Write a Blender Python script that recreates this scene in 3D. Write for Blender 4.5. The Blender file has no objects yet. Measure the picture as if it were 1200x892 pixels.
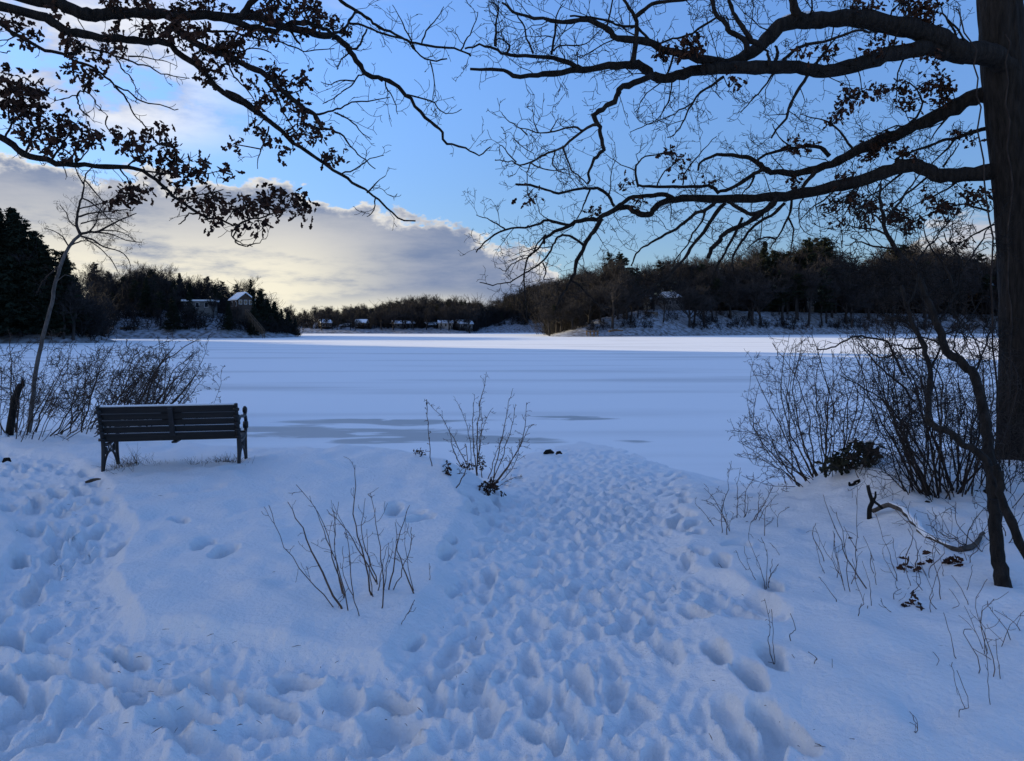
import bpy, math, random
import numpy as np
from mathutils import Vector, noise as mnoise

# ------------------------------------------------------------------ scene, camera
sc = bpy.context.scene
COL = sc.collection
F = 870.0                       # focal length in photo pixels (1200 px wide photo)
HOR = 384.0                     # horizon row in the photo
CAMZ = 2.5
PITCH = math.atan((446 - HOR) / F)
CP, SP = math.cos(PITCH), math.sin(PITCH)

cam_data = bpy.data.cameras.new('camera')
cam = bpy.data.objects.new('camera', cam_data)
COL.objects.link(cam)
cam.location = (0, 0, CAMZ)
cam.rotation_euler = (math.pi / 2 - PITCH, 0, 0)
cam_data.sensor_fit = 'HORIZONTAL'
cam_data.sensor_width = 36.0
cam_data.lens = 36.0 * F / 1200.0
cam_data.clip_start = 0.05
cam_data.clip_end = 5000
sc.camera = cam

def ray(px, py):
    r = (px - 600) / F
    u = (446 - py) / F
    return Vector((r, CP + u * SP, -SP + u * CP))

def P(px, py, d):
    """world point seen at photo pixel (px, py) at distance d along +Y"""
    v = ray(px, py)
    return Vector((0, 0, CAMZ)) + v * (d / v.y)

# ------------------------------------------------------------------ numpy noise
_rs = np.random.RandomState(7)
_perm = _rs.permutation(512)
_perm = np.concatenate([_perm, _perm, _perm])
_ga = _rs.rand(512) * 2 * np.pi
_gx, _gy = np.cos(_ga), np.sin(_ga)

def pnoise(x, y):
    xi = np.floor(x).astype(np.int64); yi = np.floor(y).astype(np.int64)
    xf = x - xi; yf = y - yi
    u = xf * xf * xf * (xf * (xf * 6 - 15) + 10); v = yf * yf * yf * (yf * (yf * 6 - 15) + 10)
    def g(ix, iy, dx, dy):
        h = _perm[(_perm[ix & 511] + (iy & 511)) & 511]
        return _gx[h] * dx + _gy[h] * dy
    a = g(xi, yi, xf, yf); b = g(xi + 1, yi, xf - 1, yf)
    c = g(xi, yi + 1, xf, yf - 1); d = g(xi + 1, yi + 1, xf - 1, yf - 1)
    return (a * (1 - u) + b * u) * (1 - v) + (c * (1 - u) + d * u) * v

def fbm(x, y, octv=4, gain=.5):
    s = 0; a = 1
    for i in range(octv):
        s = s + a * pnoise(x * 2 ** i + 17.3 * i, y * 2 ** i - 9.1 * i); a *= gain
    return s

def sstep(a, b, x):
    t = np.clip((x - a) / (b - a), 0, 1)
    return t * t * (3 - 2 * t)

# ------------------------------------------------------------------ materials
def new_mat(name):
    m = bpy.data.materials.new(name)
    m.use_nodes = True
    nt = m.node_tree
    return m, nt, nt.nodes['Principled BSDF']

def N(nt, t, **kw):
    n = nt.nodes.new(t)
    for k, v in kw.items():
        setattr(n, k, v)
    return n

def noisy_mat(name, c1, c2, scale=(4, 4, 4), rough=.8, bump=.3, bscale=30, detail=6, dist=.02, spec=.2):
    m, nt, b = new_mat(name)
    tc = N(nt, 'ShaderNodeTexCoord'); mp = N(nt, 'ShaderNodeMapping')
    mp.inputs['Scale'].default_value = scale
    nt.links.new(tc.outputs['Object'], mp.inputs['Vector'])
    nz = N(nt, 'ShaderNodeTexNoise'); nz.inputs['Scale'].default_value = 1; nz.inputs['Detail'].default_value = detail
    nt.links.new(mp.outputs['Vector'], nz.inputs['Vector'])
    cr = N(nt, 'ShaderNodeValToRGB')
    cr.color_ramp.elements[0].position = .35; cr.color_ramp.elements[1].position = .68
    cr.color_ramp.elements[0].color = (*c1, 1); cr.color_ramp.elements[1].color = (*c2, 1)
    nt.links.new(nz.outputs['Fac'], cr.inputs['Fac'])
    nt.links.new(cr.outputs['Color'], b.inputs['Base Color'])
    b.inputs['Roughness'].default_value = rough
    b.inputs['Specular IOR Level'].default_value = spec
    if bump:
        n2 = N(nt, 'ShaderNodeTexNoise'); n2.inputs['Scale'].default_value = bscale / max(scale); n2.inputs['Detail'].default_value = 4
        nt.links.new(mp.outputs['Vector'], n2.inputs['Vector'])
        bp = N(nt, 'ShaderNodeBump'); bp.inputs['Strength'].default_value = bump; bp.inputs['Distance'].default_value = dist
        nt.links.new(n2.outputs['Fac'], bp.inputs['Height'])
        nt.links.new(bp.outputs['Normal'], b.inputs['Normal'])
    return m

M = {}
M['bark'] = noisy_mat('oak_bark', (.008, .007, .006), (.026, .022, .019), (30, 30, 5), .9, .9, 60, dist=.03)
M['twig'] = noisy_mat('twig_bark', (.018, .013, .011), (.045, .034, .027), (9, 9, 9), .85, 0)
M['shrub'] = noisy_mat('shrub_bark', (.03, .02, .015), (.075, .05, .036), (9, 9, 9), .85, 0)
M['stem'] = noisy_mat('dry_stem', (.06, .038, .026), (.13, .085, .06), (9, 9, 9), .85, 0)
M['birch'] = noisy_mat('pale_bark', (.05, .044, .04), (.13, .115, .105), (14, 14, 5), .85, .4)
M['leaf'] = noisy_mat('dead_leaf', (.014, .007, .005), (.070, .032, .018), (12, 12, 12), .8, 0)
M['leaf2'] = noisy_mat('fallen_leaf', (.03, .013, .008), (.075, .034, .018), (12, 12, 12), .8, 0)
M['evleaf'] = noisy_mat('evergreen_leaf', (.012, .014, .008), (.03, .032, .017), (9, 9, 9), .6, 0)
M['farbark'] = noisy_mat('distant_bark', (.020, .018, .0175), (.050, .045, .044), (1.2, 1.2, .4), .95, 0)
M['needle'] = noisy_mat('pine_needles', (.008, .013, .008), (.022, .032, .02), (.5, .5, .5), .9, 0)
M['brush'] = noisy_mat('brush_twigs', (.012, .0115, .012), (.034, .031, .031), (.5, .5, .5), .95, 0)
M['iron'] = noisy_mat('cast_iron', (.006, .006, .007), (.018, .018, .02), (14, 14, 14), .55, .3, 90, dist=.003, spec=.4)
M['slat'] = noisy_mat('dark_slat', (.006, .0055, .0055), (.016, .014, .013), (3, 40, 40), .6, .35, 120, dist=.002, spec=.35)
M['plaque'] = noisy_mat('plaque', (.012, .012, .013), (.02, .02, .022), (9, 9, 9), .4, 0)
M['log'] = noisy_mat('bare_log', (.04, .034, .029), (.11, .092, .078), (20, 20, 4), .85, .5)
M['soil'] = noisy_mat('dark_soil', (.006, .005, .004), (.02, .016, .012), (14, 14, 14), .95, .6)
M['grass'] = noisy_mat('dry_grass', (.05, .035, .022), (.12, .085, .05), (9, 9, 9), .9, 0)
M['wall_brown'] = noisy_mat('brown_boards', (.05, .035, .028), (.08, .058, .045), (1, 1, 6), .8, .2)
M['wall_grey'] = noisy_mat('grey_boards', (.16, .15, .14), (.22, .21, .2), (1, 1, 6), .8, .2)
M['wall_cream'] = noisy_mat('cream_boards', (.22, .19, .14), (.30, .26, .2), (1, 1, 6), .8, .2)
M['wall_white'] = noisy_mat('white_boards', (.5, .5, .5), (.6, .6, .6), (1, 1, 6), .8, .2)
M['wood_tan'] = noisy_mat('tan_timber', (.06, .042, .028), (.12, .085, .055), (2, 2, 2), .8, .2)
M['pane'] = noisy_mat('window_pane', (.02, .022, .026), (.035, .04, .045), (2, 2, 2), .12, 0, spec=.6)
M['stone'] = noisy_mat('stone', (.12, .11, .10), (.24, .22, .2), (2, 2, 2), .9, .4)

def snow_mat(name, kind):
    m, nt, b = new_mat(name)
    b.inputs['Base Color'].default_value = (.80, .81, .82, 1)
    b.inputs['Roughness'].default_value = .65
    b.inputs['Specular IOR Level'].default_value = .25
    geo = N(nt, 'ShaderNodeNewGeometry')
    L = nt.links.new
    def nz(scale, detail, vec=None, stretch=None):
        n = N(nt, 'ShaderNodeTexNoise'); n.inputs['Scale'].default_value = scale; n.inputs['Detail'].default_value = detail
        mp = N(nt, 'ShaderNodeMapping')
        if stretch: mp.inputs['Scale'].default_value = stretch
        L(geo.outputs['Position'], mp.inputs['Vector']); L(mp.outputs['Vector'], n.inputs['Vector'])
        return n
    if kind == 'bank':
        a = nz(32, 7); c = nz(190, 3)
        ad = N(nt, 'ShaderNodeMath', operation='MULTIPLY_ADD'); ad.inputs[1].default_value = .35
        L(c.outputs['Fac'], ad.inputs[0]); L(a.outputs['Fac'], ad.inputs[2])
        bp = N(nt, 'ShaderNodeBump'); bp.inputs['Strength'].default_value = .85; bp.inputs['Distance'].default_value = .018
        L(ad.outputs[0], bp.inputs['Height']); L(bp.outputs['Normal'], b.inputs['Normal'])
    elif kind == 'lake':
        # wind-swept snow over grey ice: bare ice shows in streaks and in a few patches off the bank
        st = nz(1, 8, stretch=(.035, .22, 1))
        st2 = nz(1, 7, stretch=(.42, 1.25, 1)); st2.inputs['Distortion'].default_value = .8
        sep = N(nt, 'ShaderNodeSeparateXYZ'); L(geo.outputs['Position'], sep.inputs[0])
        def mth(op, x, y=None, z=None):
            n = N(nt, 'ShaderNodeMath', operation=op)
            for i, v in enumerate((x, y, z)):
                if v is None: continue
                if isinstance(v, (int, float)): n.inputs[i].default_value = v
                else: L(v, n.inputs[i])
            return n.outputs[0]
        def patch(cx, cy, rx, ry):
            dx = mth('DIVIDE', mth('SUBTRACT', sep.outputs['X'], cx), rx)
            dy = mth('DIVIDE', mth('SUBTRACT', sep.outputs['Y'], cy), ry)
            r = mth('SQRT', mth('ADD', mth('MULTIPLY', dx, dx), mth('MULTIPLY', dy, dy)))
            return mth('MAXIMUM', mth('SUBTRACT', 1.35, r), 0)
        tot = None
        for p in PATCHES:
            v = patch(*p)
            tot = v if tot is None else mth('MAXIMUM', tot, v)
        # patch value warped with the streak noise
        nv = mth('MULTIPLY', mth('SUBTRACT', st2.outputs['Fac'], .5), 3.6)
        pm = mth('ADD', mth('MULTIPLY', tot, .9), nv)
        mr = N(nt, 'ShaderNodeMapRange', interpolation_type='SMOOTHSTEP'); mr.inputs[1].default_value = .35; mr.inputs[2].default_value = .85
        L(pm, mr.inputs[0])
        gate = N(nt, 'ShaderNodeMapRange'); gate.inputs[1].default_value = .0; gate.inputs[2].default_value = .35; L(tot, gate.inputs[0])
        pmask = mth('MULTIPLY', mr.outputs[0], gate.outputs[0])
        sr = N(nt, 'ShaderNodeMapRange', interpolation_type='SMOOTHSTEP'); sr.inputs[1].default_value = .48; sr.inputs[2].default_value = .74
        L(st.outputs['Fac'], sr.inputs[0])
        mask = mth('MAXIMUM', mth('MULTIPLY', pmask, .85), mth('MULTIPLY', sr.outputs[0], .48))
        mx = N(nt, 'ShaderNodeMix', data_type='RGBA')
        mx.inputs[6].default_value = (.87, .88, .88, 1); mx.inputs[7].default_value = (.33, .335, .33, 1)
        L(mask, mx.inputs[0]); L(mx.outputs[2], b.inputs['Base Color'])
        mr2 = N(nt, 'ShaderNodeMapRange'); mr2.inputs[3].default_value = .7; mr2.inputs[4].default_value = .5
        L(pmask, mr2.inputs[0]); L(mr2.outputs[0], b.inputs['Roughness'])
        hb = nz(1, 6, stretch=(1.2, 3.5, 1))
        bp = N(nt, 'ShaderNodeBump'); bp.inputs['Strength'].default_value = .35; bp.inputs['Distance'].default_value = .03
        L(hb.outputs['Fac'], bp.inputs['Height']); L(bp.outputs['Normal'], b.inputs['Normal'])
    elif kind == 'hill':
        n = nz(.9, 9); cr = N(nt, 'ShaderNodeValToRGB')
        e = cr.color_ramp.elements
        e[0].position = .36; e[0].color = (.38, .41, .46, 1); e[1].position = .66; e[1].color = (.11, .095, .085, 1)  # thin snow over leaf litter, colour darkened to carry the shade of overhanging trees
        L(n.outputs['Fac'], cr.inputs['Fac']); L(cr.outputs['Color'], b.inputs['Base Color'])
    return m

PATCHES = [(-4.6, 17.8, 2.8, 1.3), (-2.4, 17.0, 2.2, 1.2), (-3.2, 19.6, 2.6, .9), (1.3, 20.6, 1.3, .42), (-.2, 16.4, 1.5, .5),
           (2.75, 16.2, .55, .3), (2.0, 20.3, .9, .4)]
M['snow'] = snow_mat('bank_snow', 'bank')
M['lake'] = snow_mat('lake_snow', 'lake')
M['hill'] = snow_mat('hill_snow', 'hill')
M['capsnow'] = noisy_mat('cap_snow', (.78, .81, .85), (.82, .85, .88), (9, 9, 9), .7, .3, 40)

# ------------------------------------------------------------------ object helpers
def mesh_from(name, verts, faces, mat, smooth=False):
    me = bpy.data.meshes.new(name)
    me.from_pydata(verts, [], faces)
    if smooth:
        me.polygons.foreach_set('use_smooth', [True] * len(me.polygons))
    me.materials.append(mat)
    return me

def obj(name, me, parent=None):
    o = bpy.data.objects.new(name, me)
    COL.objects.link(o)
    if parent is not None:
        o.parent = parent
    return o

def tag(o, label, cat, group=None):
    o['label'] = label; o['category'] = cat
    if group: o['group'] = group
    return o

def thing(name, label, cat, loc=(0, 0, 0), rz=0, group=None):
    o = bpy.data.objects.new(name, None)
    COL.objects.link(o)
    o.empty_display_size = .1
    o.location = loc; o.rotation_euler = (0, 0, rz)
    return tag(o, label, cat, group)

class TB:
    """collects tubes, boxes and leaves into one mesh"""
    def __init__(s, origin=(0, 0, 0)):
        s.v = []; s.f = []; s.o = Vector(origin)
    def tube(s, pts, rad, n=5, cap=True):
        k = len(pts)
        if k < 2: return
        base = len(s.v)
        ref = Vector((0.31, .17, .93))
        prevu = None
        for i in range(k):
            a = pts[max(i - 1, 0)]; b = pts[min(i + 1, k - 1)]
            t = (b - a)
            if t.length < 1e-9: t = Vector((0, 0, 1))
            t.normalize()
            if prevu is None:
                u = t.cross(ref)
                if u.length < .05: u = t.cross(Vector((1, 0, 0)))
            else:
                u = prevu - t * prevu.dot(t)
            u.normalize(); prevu = u
            w = t.cross(u)
            p = pts[i] - s.o; r = rad[i]
            for j in range(n):
                an = 2 * math.pi * j / n
                s.v.append(p + u * (r * math.cos(an)) + w * (r * math.sin(an)))
        for i in range(k - 1):
            for j in range(n):
                a = base + i * n + j; b = base + i * n + (j + 1) % n
                s.f.append((a, b, b + n, a + n))
        if cap:
            s.f.append(tuple(range(base + n - 1, base - 1, -1)))
            s.f.append(tuple(range(base + (k - 1) * n, base + k * n)))
    def box(s, c, size, rz=0, rx=0):
        hx, hy, hz = size[0] / 2, size[1] / 2, size[2] / 2
        b = len(s.v); cz, sz, cx, sx = math.cos(rz), math.sin(rz), math.cos(rx), math.sin(rx)
        for x, y, z in ((-hx, -hy, -hz), (hx, -hy, -hz), (hx, hy, -hz), (-hx, hy, -hz), (-hx, -hy, hz), (hx, -hy, hz), (hx, hy, hz), (-hx, hy, hz)):
            y, z = y * cx - z * sx, y * sx + z * cx
            x, y = x * cz - y * sz, x * sz + y * cz
            s.v.append(Vector((c[0] + x, c[1] + y, c[2] + z)) - s.o)
        for f in ((0, 3, 2, 1), (4, 5, 6, 7), (0, 1, 5, 4), (1, 2, 6, 5), (2, 3, 7, 6), (3, 0, 4, 7)):
            s.f.append(tuple(b + i for i in f))
    def leaf(s, p, size, rng, flat=0.0):
        d = Vector((rng.gauss(0, 1), rng.gauss(0, 1), rng.gauss(-.5, .9) * (1 - flat))).normalized()
        up = Vector((rng.gauss(0, 1), rng.gauss(0, 1), rng.gauss(0, 1) + 2 * flat))
        x = d.cross(up)
        if x.length < .01: return
        x.normalize(); z = x.cross(d)
        b = len(s.v); p = p - s.o
        L = size; W = size * rng.uniform(.26, .36); cu = size * rng.uniform(.08, .3)
        def q(a, w, lift): s.v.append(p + d * (a * L) + x * (w * W) + z * (lift * cu))
        q(0, 0, 0); q(.55, 0, -.25); q(1, 0, .35)
        q(.2, .55, .5); q(.36, .4, .3); q(.55, 1, .8); q(.72, .55, .5); q(.85, .6, .8)
        q(.2, -.55, .5); q(.36, -.4, .3); q(.55, -1, .8); q(.72, -.55, .5); q(.85, -.6, .8)
        s.f += [(b, b + 1, b + 4, b + 3), (b + 1, b + 6, b + 5, b + 4), (b + 1, b + 2, b + 7, b + 6),
                (b + 1, b, b + 8, b + 9), (b + 1, b + 9, b + 10, b + 11), (b + 2, b + 1, b + 11, b + 12)]
    def build(s, name, mat, parent=None, smooth=False):
        if not s.v: return None
        return obj(name, mesh_from(name, s.v, s.f, mat, smooth), parent)

def smooth_path(pts, rad, sub=3, jit=0.0, rng=None):
    """Catmull-Rom through the points"""
    out = []; ro = []
    n = len(pts)
    for i in range(n - 1):
        p0 = pts[max(i - 1, 0)]; p1 = pts[i]; p2 = pts[i + 1]; p3 = pts[min(i + 2, n - 1)]
        for k in range(sub):
            t = k / sub
            q = .5 * ((2 * p1) + (p2 - p0) * t + (2 * p0 - 5 * p1 + 4 * p2 - p3) * t * t + (3 * p1 - p0 - 3 * p2 + p3) * t ** 3)
            if jit and (i or k):
                q = q + Vector((rng.gauss(0, jit), rng.gauss(0, jit), rng.gauss(0, jit)))
            out.append(q); ro.append(rad[i] * (1 - t) + rad[i + 1] * t)
    out.append(pts[-1]); ro.append(rad[-1])
    return out, ro

def grow(start, d, length, r0, rng, nseg=5, wig=.25, up=.05, r1=.3):
    pts = [start.copy()]; rad = [r0]
    d = d.normalized(); st = length / nseg
    for i in range(nseg):
        d = d + Vector((rng.gauss(0, wig), rng.gauss(0, wig) * .8, rng.gauss(0, wig) + up))
        d.normalize()
        pts.append(pts[-1] + d * st * rng.uniform(.75, 1.25))
        rad.append(r0 * (1 - (1 - r1) * (i + 1) / nseg))
    return pts, rad

def twigs(tb, pts, rad, rng, spacing, lens, levels, t0=.1, rmin=.0028, up=.06, ang=(.6, 1.25), wig=.28, keep=None):
    """side shoots along a branch, recursively"""
    seg = [(pts[i + 1] - pts[i]).length for i in range(len(pts) - 1)]
    tot = sum(seg)
    if tot < 1e-6: return
    s = tot * t0 + spacing * rng.random()
    acc = 0; i = 0
    while s < tot:
        while i < len(seg) - 1 and acc + seg[i] < s:
            acc += seg[i]; i += 1
        t = (s - acc) / max(seg[i], 1e-6)
        p = pts[i].lerp(pts[i + 1], min(t, 1)); r = rad[i] * (1 - t) + rad[i + 1] * t
        tan = (pts[i + 1] - pts[i]).normalized()
        perp = Vector((rng.gauss(0, 1), rng.gauss(0, .8), rng.gauss(.1, 1)))
        perp = perp - tan * perp.dot(tan)
        if perp.length > .05:
            perp.normalize()
            a = rng.uniform(*ang)
            d = tan * math.cos(a) + perp * math.sin(a)
            fr = s / tot
            ln = rng.uniform(*lens) * (1.1 - .55 * fr)
            r0 = max(min(r * .6, ln * .012), rmin)
            q, rr = grow(p, d, ln, r0, rng, 4 if levels < 2 else 6, wig, up)
            rr = [max(x, rmin * .8) for x in rr]
            tb.tube(q, rr, 3 if r0 < .006 else 4, cap=False)
            if levels > 1:
                twigs(tb, q, rr, rng, spacing * .55, (lens[0] * .4, lens[1] * .45), levels - 1, .2, rmin, up, ang, wig)
            if keep is not None: keep.append(q[-1])
        s += spacing * rng.uniform(.5, 1.5)

# ------------------------------------------------------------------ near bank (snow_ground)
_EX = np.array([-40., -14, -8, -6, -3.2, -1.5, -.75, -.1, .5, 1.5, 2.3, 2.9, 3.6, 4.6, 7, 14, 40])
_E0 = np.array([12.5, 12, 11, 10.3, 9.2, 8.9, 7.8, 5.0, 3.6, 3.2, 3.4, 4.8, 7.6, 8.6, 9.4, 10, 10])
_E1 = np.array([15.5, 15, 13.2, 12.4, 10.8, 10.5, 10.9, 12.6, 14.8, 15.6, 14.8, 12.6, 11.4, 11.2, 11.6, 13, 13])

def base_h(x, y):
    x = np.asarray(x, float); y = np.asarray(y, float)
    y0 = np.interp(x, _EX, _E0); y1 = np.interp(x, _EX, _E1)
    t = np.clip((y - y0) / (y1 - y0), -.0, 1.5)
    s = np.where(t < 1, .55 * t + .45 * (t * t * (3 - 2 * t)), 1 + (t - 1) * .6)
    h = .97 - .93 * s
    def g(cx, cy, rx, ry, a): return a * np.exp(-(((x - cx) / rx) ** 2 + ((y - cy) / ry) ** 2))
    h = h + g(-1.7, 8.6, 1.2, 1.0, .07) + g(-3.6, 7.5, 1.3, .7, .05) + g(4.3, 7.6, 1.0, .9, .16) + g(5.6, 6.8, 1.4, 1.2, .10)
    h = h + g(3.0, 7.3, .5, .6, .05) + g(-.6, 8.3, .4, .5, .12)
    h = h + .03 * fbm(x * .55 + 3, y * .55, 2) * sstep(1.3, .6, t)
    return h

_T = np.arange(1.0, 40.0, .01)
def G(px, py):
    """where the ray through a photo pixel meets the bank or the lake"""
    v = ray(px, py)
    z = CAMZ + v.z * _T
    h = np.maximum(base_h(v.x * _T, v.y * _T), 0.0)
    k = int(np.argmax(z <= h)) if (z <= h).any() else len(_T) - 1
    return Vector((v.x * _T[k], v.y * _T[k], float(h[k])))

rng = random.Random(3)
PATHS = [  # (x, y, half width)
    [(.1, 1.0, .9), (.12, 2.7, .84), (.25, 4.0, .78), (.5, 6.0, .95), (.85, 8.5, 1.05), (1.25, 11, 1.25), (1.75, 14.9, 1.8)],
    [(-.2, 2.5, .55), (-.95, 2.85, .62), (-1.55, 3.1, .6), (-2.2, 3.45, .45), (-2.75, 4.3, .36), (-3.25, 5.5, .40), (-4.5, 7.1, .5), (-5.6, 8.3, .6), (-7.5, 9.3, .6)],
    [(-2.2, 2.3, .5), (-2.3, 3.2, .5)],
    [(-1.0, 2.2, .7), (-.2, 2.2, .7), (1.0, 1.6, .6)],
    [(.5, 5.0, .4), (1.15, 4.55, .28), (1.3, 4.0, .24)],
]
def mask_fn(x, y):
    m = np.zeros_like(x)
    for k, path in enumerate(PATHS):
        for (ax, ay, aw), (bx, by, bw) in zip(path[:-1], path[1:]):
            dx, dy = bx - ax, by - ay
            t = np.clip(((x - ax) * dx + (y - ay) * dy) / (dx * dx + dy * dy), 0, 1)
            d = np.hypot(x - ax - t * dx, y - ay - t * dy)
            w = aw + (bw - aw) * t
            m = np.maximum(m, 1 - d / w)
    return m   # >0 inside

def build_bank():
    ys = list(np.linspace(-10, .9, 26)) ; y = 1.0
    while y < 18.5:
        ys.append(y); y *= 1.0054
    ys = np.array(ys)
    nv = 760
    v = np.linspace(-1, 1, nv)
    inner = .86
    vi = np.clip(v / inner, -1, 1)
    ve = np.clip((np.abs(v) - inner) / (1 - inner), 0, 1) ** 1.6 * np.sign(v)
    X = np.empty((len(ys), nv)); Y = np.repeat(ys[:, None], nv, 1)
    for i, yy in enumerate(ys):
        w = .92 * max(yy, 1.8)
        X[i] = vi * w + ve * (34 - w)
    H0 = base_h(X, Y)
    jag = .18 * fbm(X * 1.7, Y * 1.7, 3)
    m = mask_fn(X, Y) + jag
    tram = sstep(-.02, .30, m) * sstep(17.5, 15.2, Y)
    lakef = sstep(-.02, .16, H0)                 # fades towards the ice
    tf = tram * (.35 + .65 * lakef)
    H = H0 - .055 * tf
    # ridges of pushed-up snow beside the tracks
    rim = np.exp(-((m + .03) / .10) ** 2) * sstep(16, 12, Y)
    H = H + rim * (.034 + .045 * pnoise(X * 3.1, Y * 3.1)) * (.3 + .7 * lakef)
    # footprints
    r = random.Random(11)
    prints = []
    def along(path, n, spread, size=1.0, depth=(.03, .075)):
        L = [math.hypot(b[0] - a[0], b[1] - a[1]) for a, b in zip(path[:-1], path[1:])]
        for _ in range(n):
            s = r.random() * sum(L); i = 0
            while i < len(L) - 1 and s > L[i]: s -= L[i]; i += 1
            t = min(s / L[i], 1); a, b = path[i], path[i + 1]
            w = a[2] + (b[2] - a[2]) * t
            o = max(-1, min(1, r.gauss(0, .48))) * w * spread
            dx, dy = (b[0] - a[0]) / L[i], (b[1] - a[1]) / L[i]
            x = a[0] + (b[0] - a[0]) * t - dy * o; y = a[1] + (b[1] - a[1]) * t + dx * o
            an = math.atan2(dy, dx) + r.gauss(0, .3) + (math.pi if r.random() < .4 else 0)
            prints.append((x, y, an, r.uniform(.125, .165) * size, r.uniform(.05, .068) * size, r.uniform(*depth)))
    along(PATHS[0], 640, .95, .85, (.035, .085))
    along(PATHS[0], 320, .95, .6, (.02, .05))
    along(PATHS[0][3:], 520, 1.05, .85, (.045, .09))
    along(PATHS[1], 120, .8, .95, (.06, .14))
    along(PATHS[2], 20, .9, 1.0, (.05, .10))
    along(PATHS[3], 60, .9, .9, (.04, .09))
    along(PATHS[4], 26, .9, .85, (.04, .08))
    for (px, py) in ((210, 612), (238, 640), (262, 650), (97, 628), (60, 655), (462, 600), (478, 606), (492, 612), (820, 648), (845, 660), (862, 640), (905, 690), (832, 700), (870, 712), (895, 705), (765, 600), (790, 610), (905, 775), (880, 800), (900, 850), (925, 862)):
        q = G(px, py); prints.append((q.x, q.y, r.gauss(1.5, .7), .14, .06, r.uniform(.05, .09)))
    for (x, y, an, a, b, dep) in prints:
        R = a * 1.9; a *= 1.0
        i0, i1 = np.searchsorted(ys, (y - R, y + R))
        if i1 <= i0 or y < .9: continue
        xs = X[i0:i1]; 
        ymid = (i0 + i1) // 2
        j0, j1 = np.searchsorted(X[ymid], (x - R * 1.3, x + R * 1.3))
        if j1 <= j0: continue
        xx = X[i0:i1, j0:j1] - x; yy = Y[i0:i1, j0:j1] - y
        c, s = math.cos(an), math.sin(an)
        u = xx * c + yy * s; w = -xx * s + yy * c
        wid = b * (1 - .22 * np.cos(np.clip((u / a + .35), -1.2, 1.2) * 2.6))
        wob = 1 + .22 * pnoise(xx * 14 + x * 3, yy * 14 + y * 3)
        e = np.sqrt((u / a) ** 2 + (w / wid) ** 2) * wob
        k = sstep(1.08, .84, e)
        lf = lakef[i0:i1, j0:j1]
        sub = H[i0:i1, j0:j1]; tgt = H0[i0:i1, j0:j1] - .03 - dep * (.45 + .55 * lf) + .03 * (u / a) * dep
        rim_h = np.exp(-((e - 1.28) / .22) ** 2) * dep * .22
        new = sub * (1 - k) + np.minimum(sub, tgt) * k
        H[i0:i1, j0:j1] = np.maximum(new, np.minimum(new + rim_h, H0[i0:i1, j0:j1] + .012))
    # lumps and crumbs of broken snow
    lump = np.abs(fbm(X * 5.0, Y * 5.0, 3))
    wx = X + .03 * pnoise(X * 9, Y * 9); wy = Y + .03 * pnoise(X * 9 + 40, Y * 9)
    crumb = sstep(.12, .42, pnoise(wx * 13, wy * 13)) * (.5 + .5 * pnoise(X * 3 + 5, Y * 3)) + .7 * sstep(.15, .4, pnoise(wx * 26 + 7, wy * 26)) * sstep(-.1, .3, pnoise(X * 2.3, Y * 2.3 + 8))
    far = sstep(6, 10, Y)
    H = H + tf * (.034 + .03 * far) * (.30 - lump) + tf * .019 * fbm(X * 17, Y * 17, 4) + tf * (.036 + .010 * far) * crumb
    big = sstep(.1, .45, m) * sstep(4.2, 2.8, Y) * sstep(.2, -.5, X)
    H = H + big * .10 * (np.abs(fbm(X * 2.4 + 9, Y * 2.4, 3)) - .2)
    # wind ripples on untouched snow
    un = (1 - tram)
    H = H + un * (.006 * fbm(X * 2.2, Y * 4.0, 4) + .0018 * fbm(X * 11, Y * 17, 3))
    # snow piled on roots and tussocks on the raised right bank
    rb = sstep(2.6, 3.4, X) * sstep(5.4, 6.4, Y) * sstep(10, 8.6, Y)
    H = H + rb * .07 * np.maximum(fbm(X * 2.6, Y * 2.6, 4), -.1)
    for _ in range(1):
        Hp = np.pad(H, 1, mode='edge')
        H = .4 * H + .1 * (Hp[:-2, 1:-1] + Hp[2:, 1:-1] + Hp[1:-1, :-2] + Hp[1:-1, 2:]) + .05 * (Hp[:-2, :-2] + Hp[2:, 2:] + Hp[2:, :-2] + Hp[:-2, 2:])
    verts = np.stack([X, Y, H], -1).reshape(-1, 3)
    nr, nc = X.shape
    idx = np.arange(nr * nc).reshape(nr, nc)
    q = np.stack([idx[:-1, :-1], idx[:-1, 1:], idx[1:, 1:], idx[1:, :-1]], -1).reshape(-1, 4)
    me = bpy.data.meshes.new('snow_ground')
    me.vertices.add(len(verts)); me.vertices.foreach_set('co', verts.astype(np.float32).ravel())
    me.loops.add(len(q) * 4); me.loops.foreach_set('vertex_index', q.astype(np.int32).ravel())
    me.polygons.add(len(q))
    me.polygons.foreach_set('loop_start', np.arange(0, len(q) * 4, 4, dtype=np.int32))
    me.polygons.foreach_set('loop_total', np.full(len(q), 4, dtype=np.int32))
    me.polygons.foreach_set('use_smooth', np.ones(len(q), dtype=bool))
    me.update(calc_edges=True); me.validate()
    me.materials.append(M['snow'])
    o = obj('snow_ground', me); o['kind'] = 'structure'
    o['label'] = 'snow covered bank with a trampled track of footprints'
    return o
build_bank()

def gz(x, y): return max(float(base_h(x, y)), 0)

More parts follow.
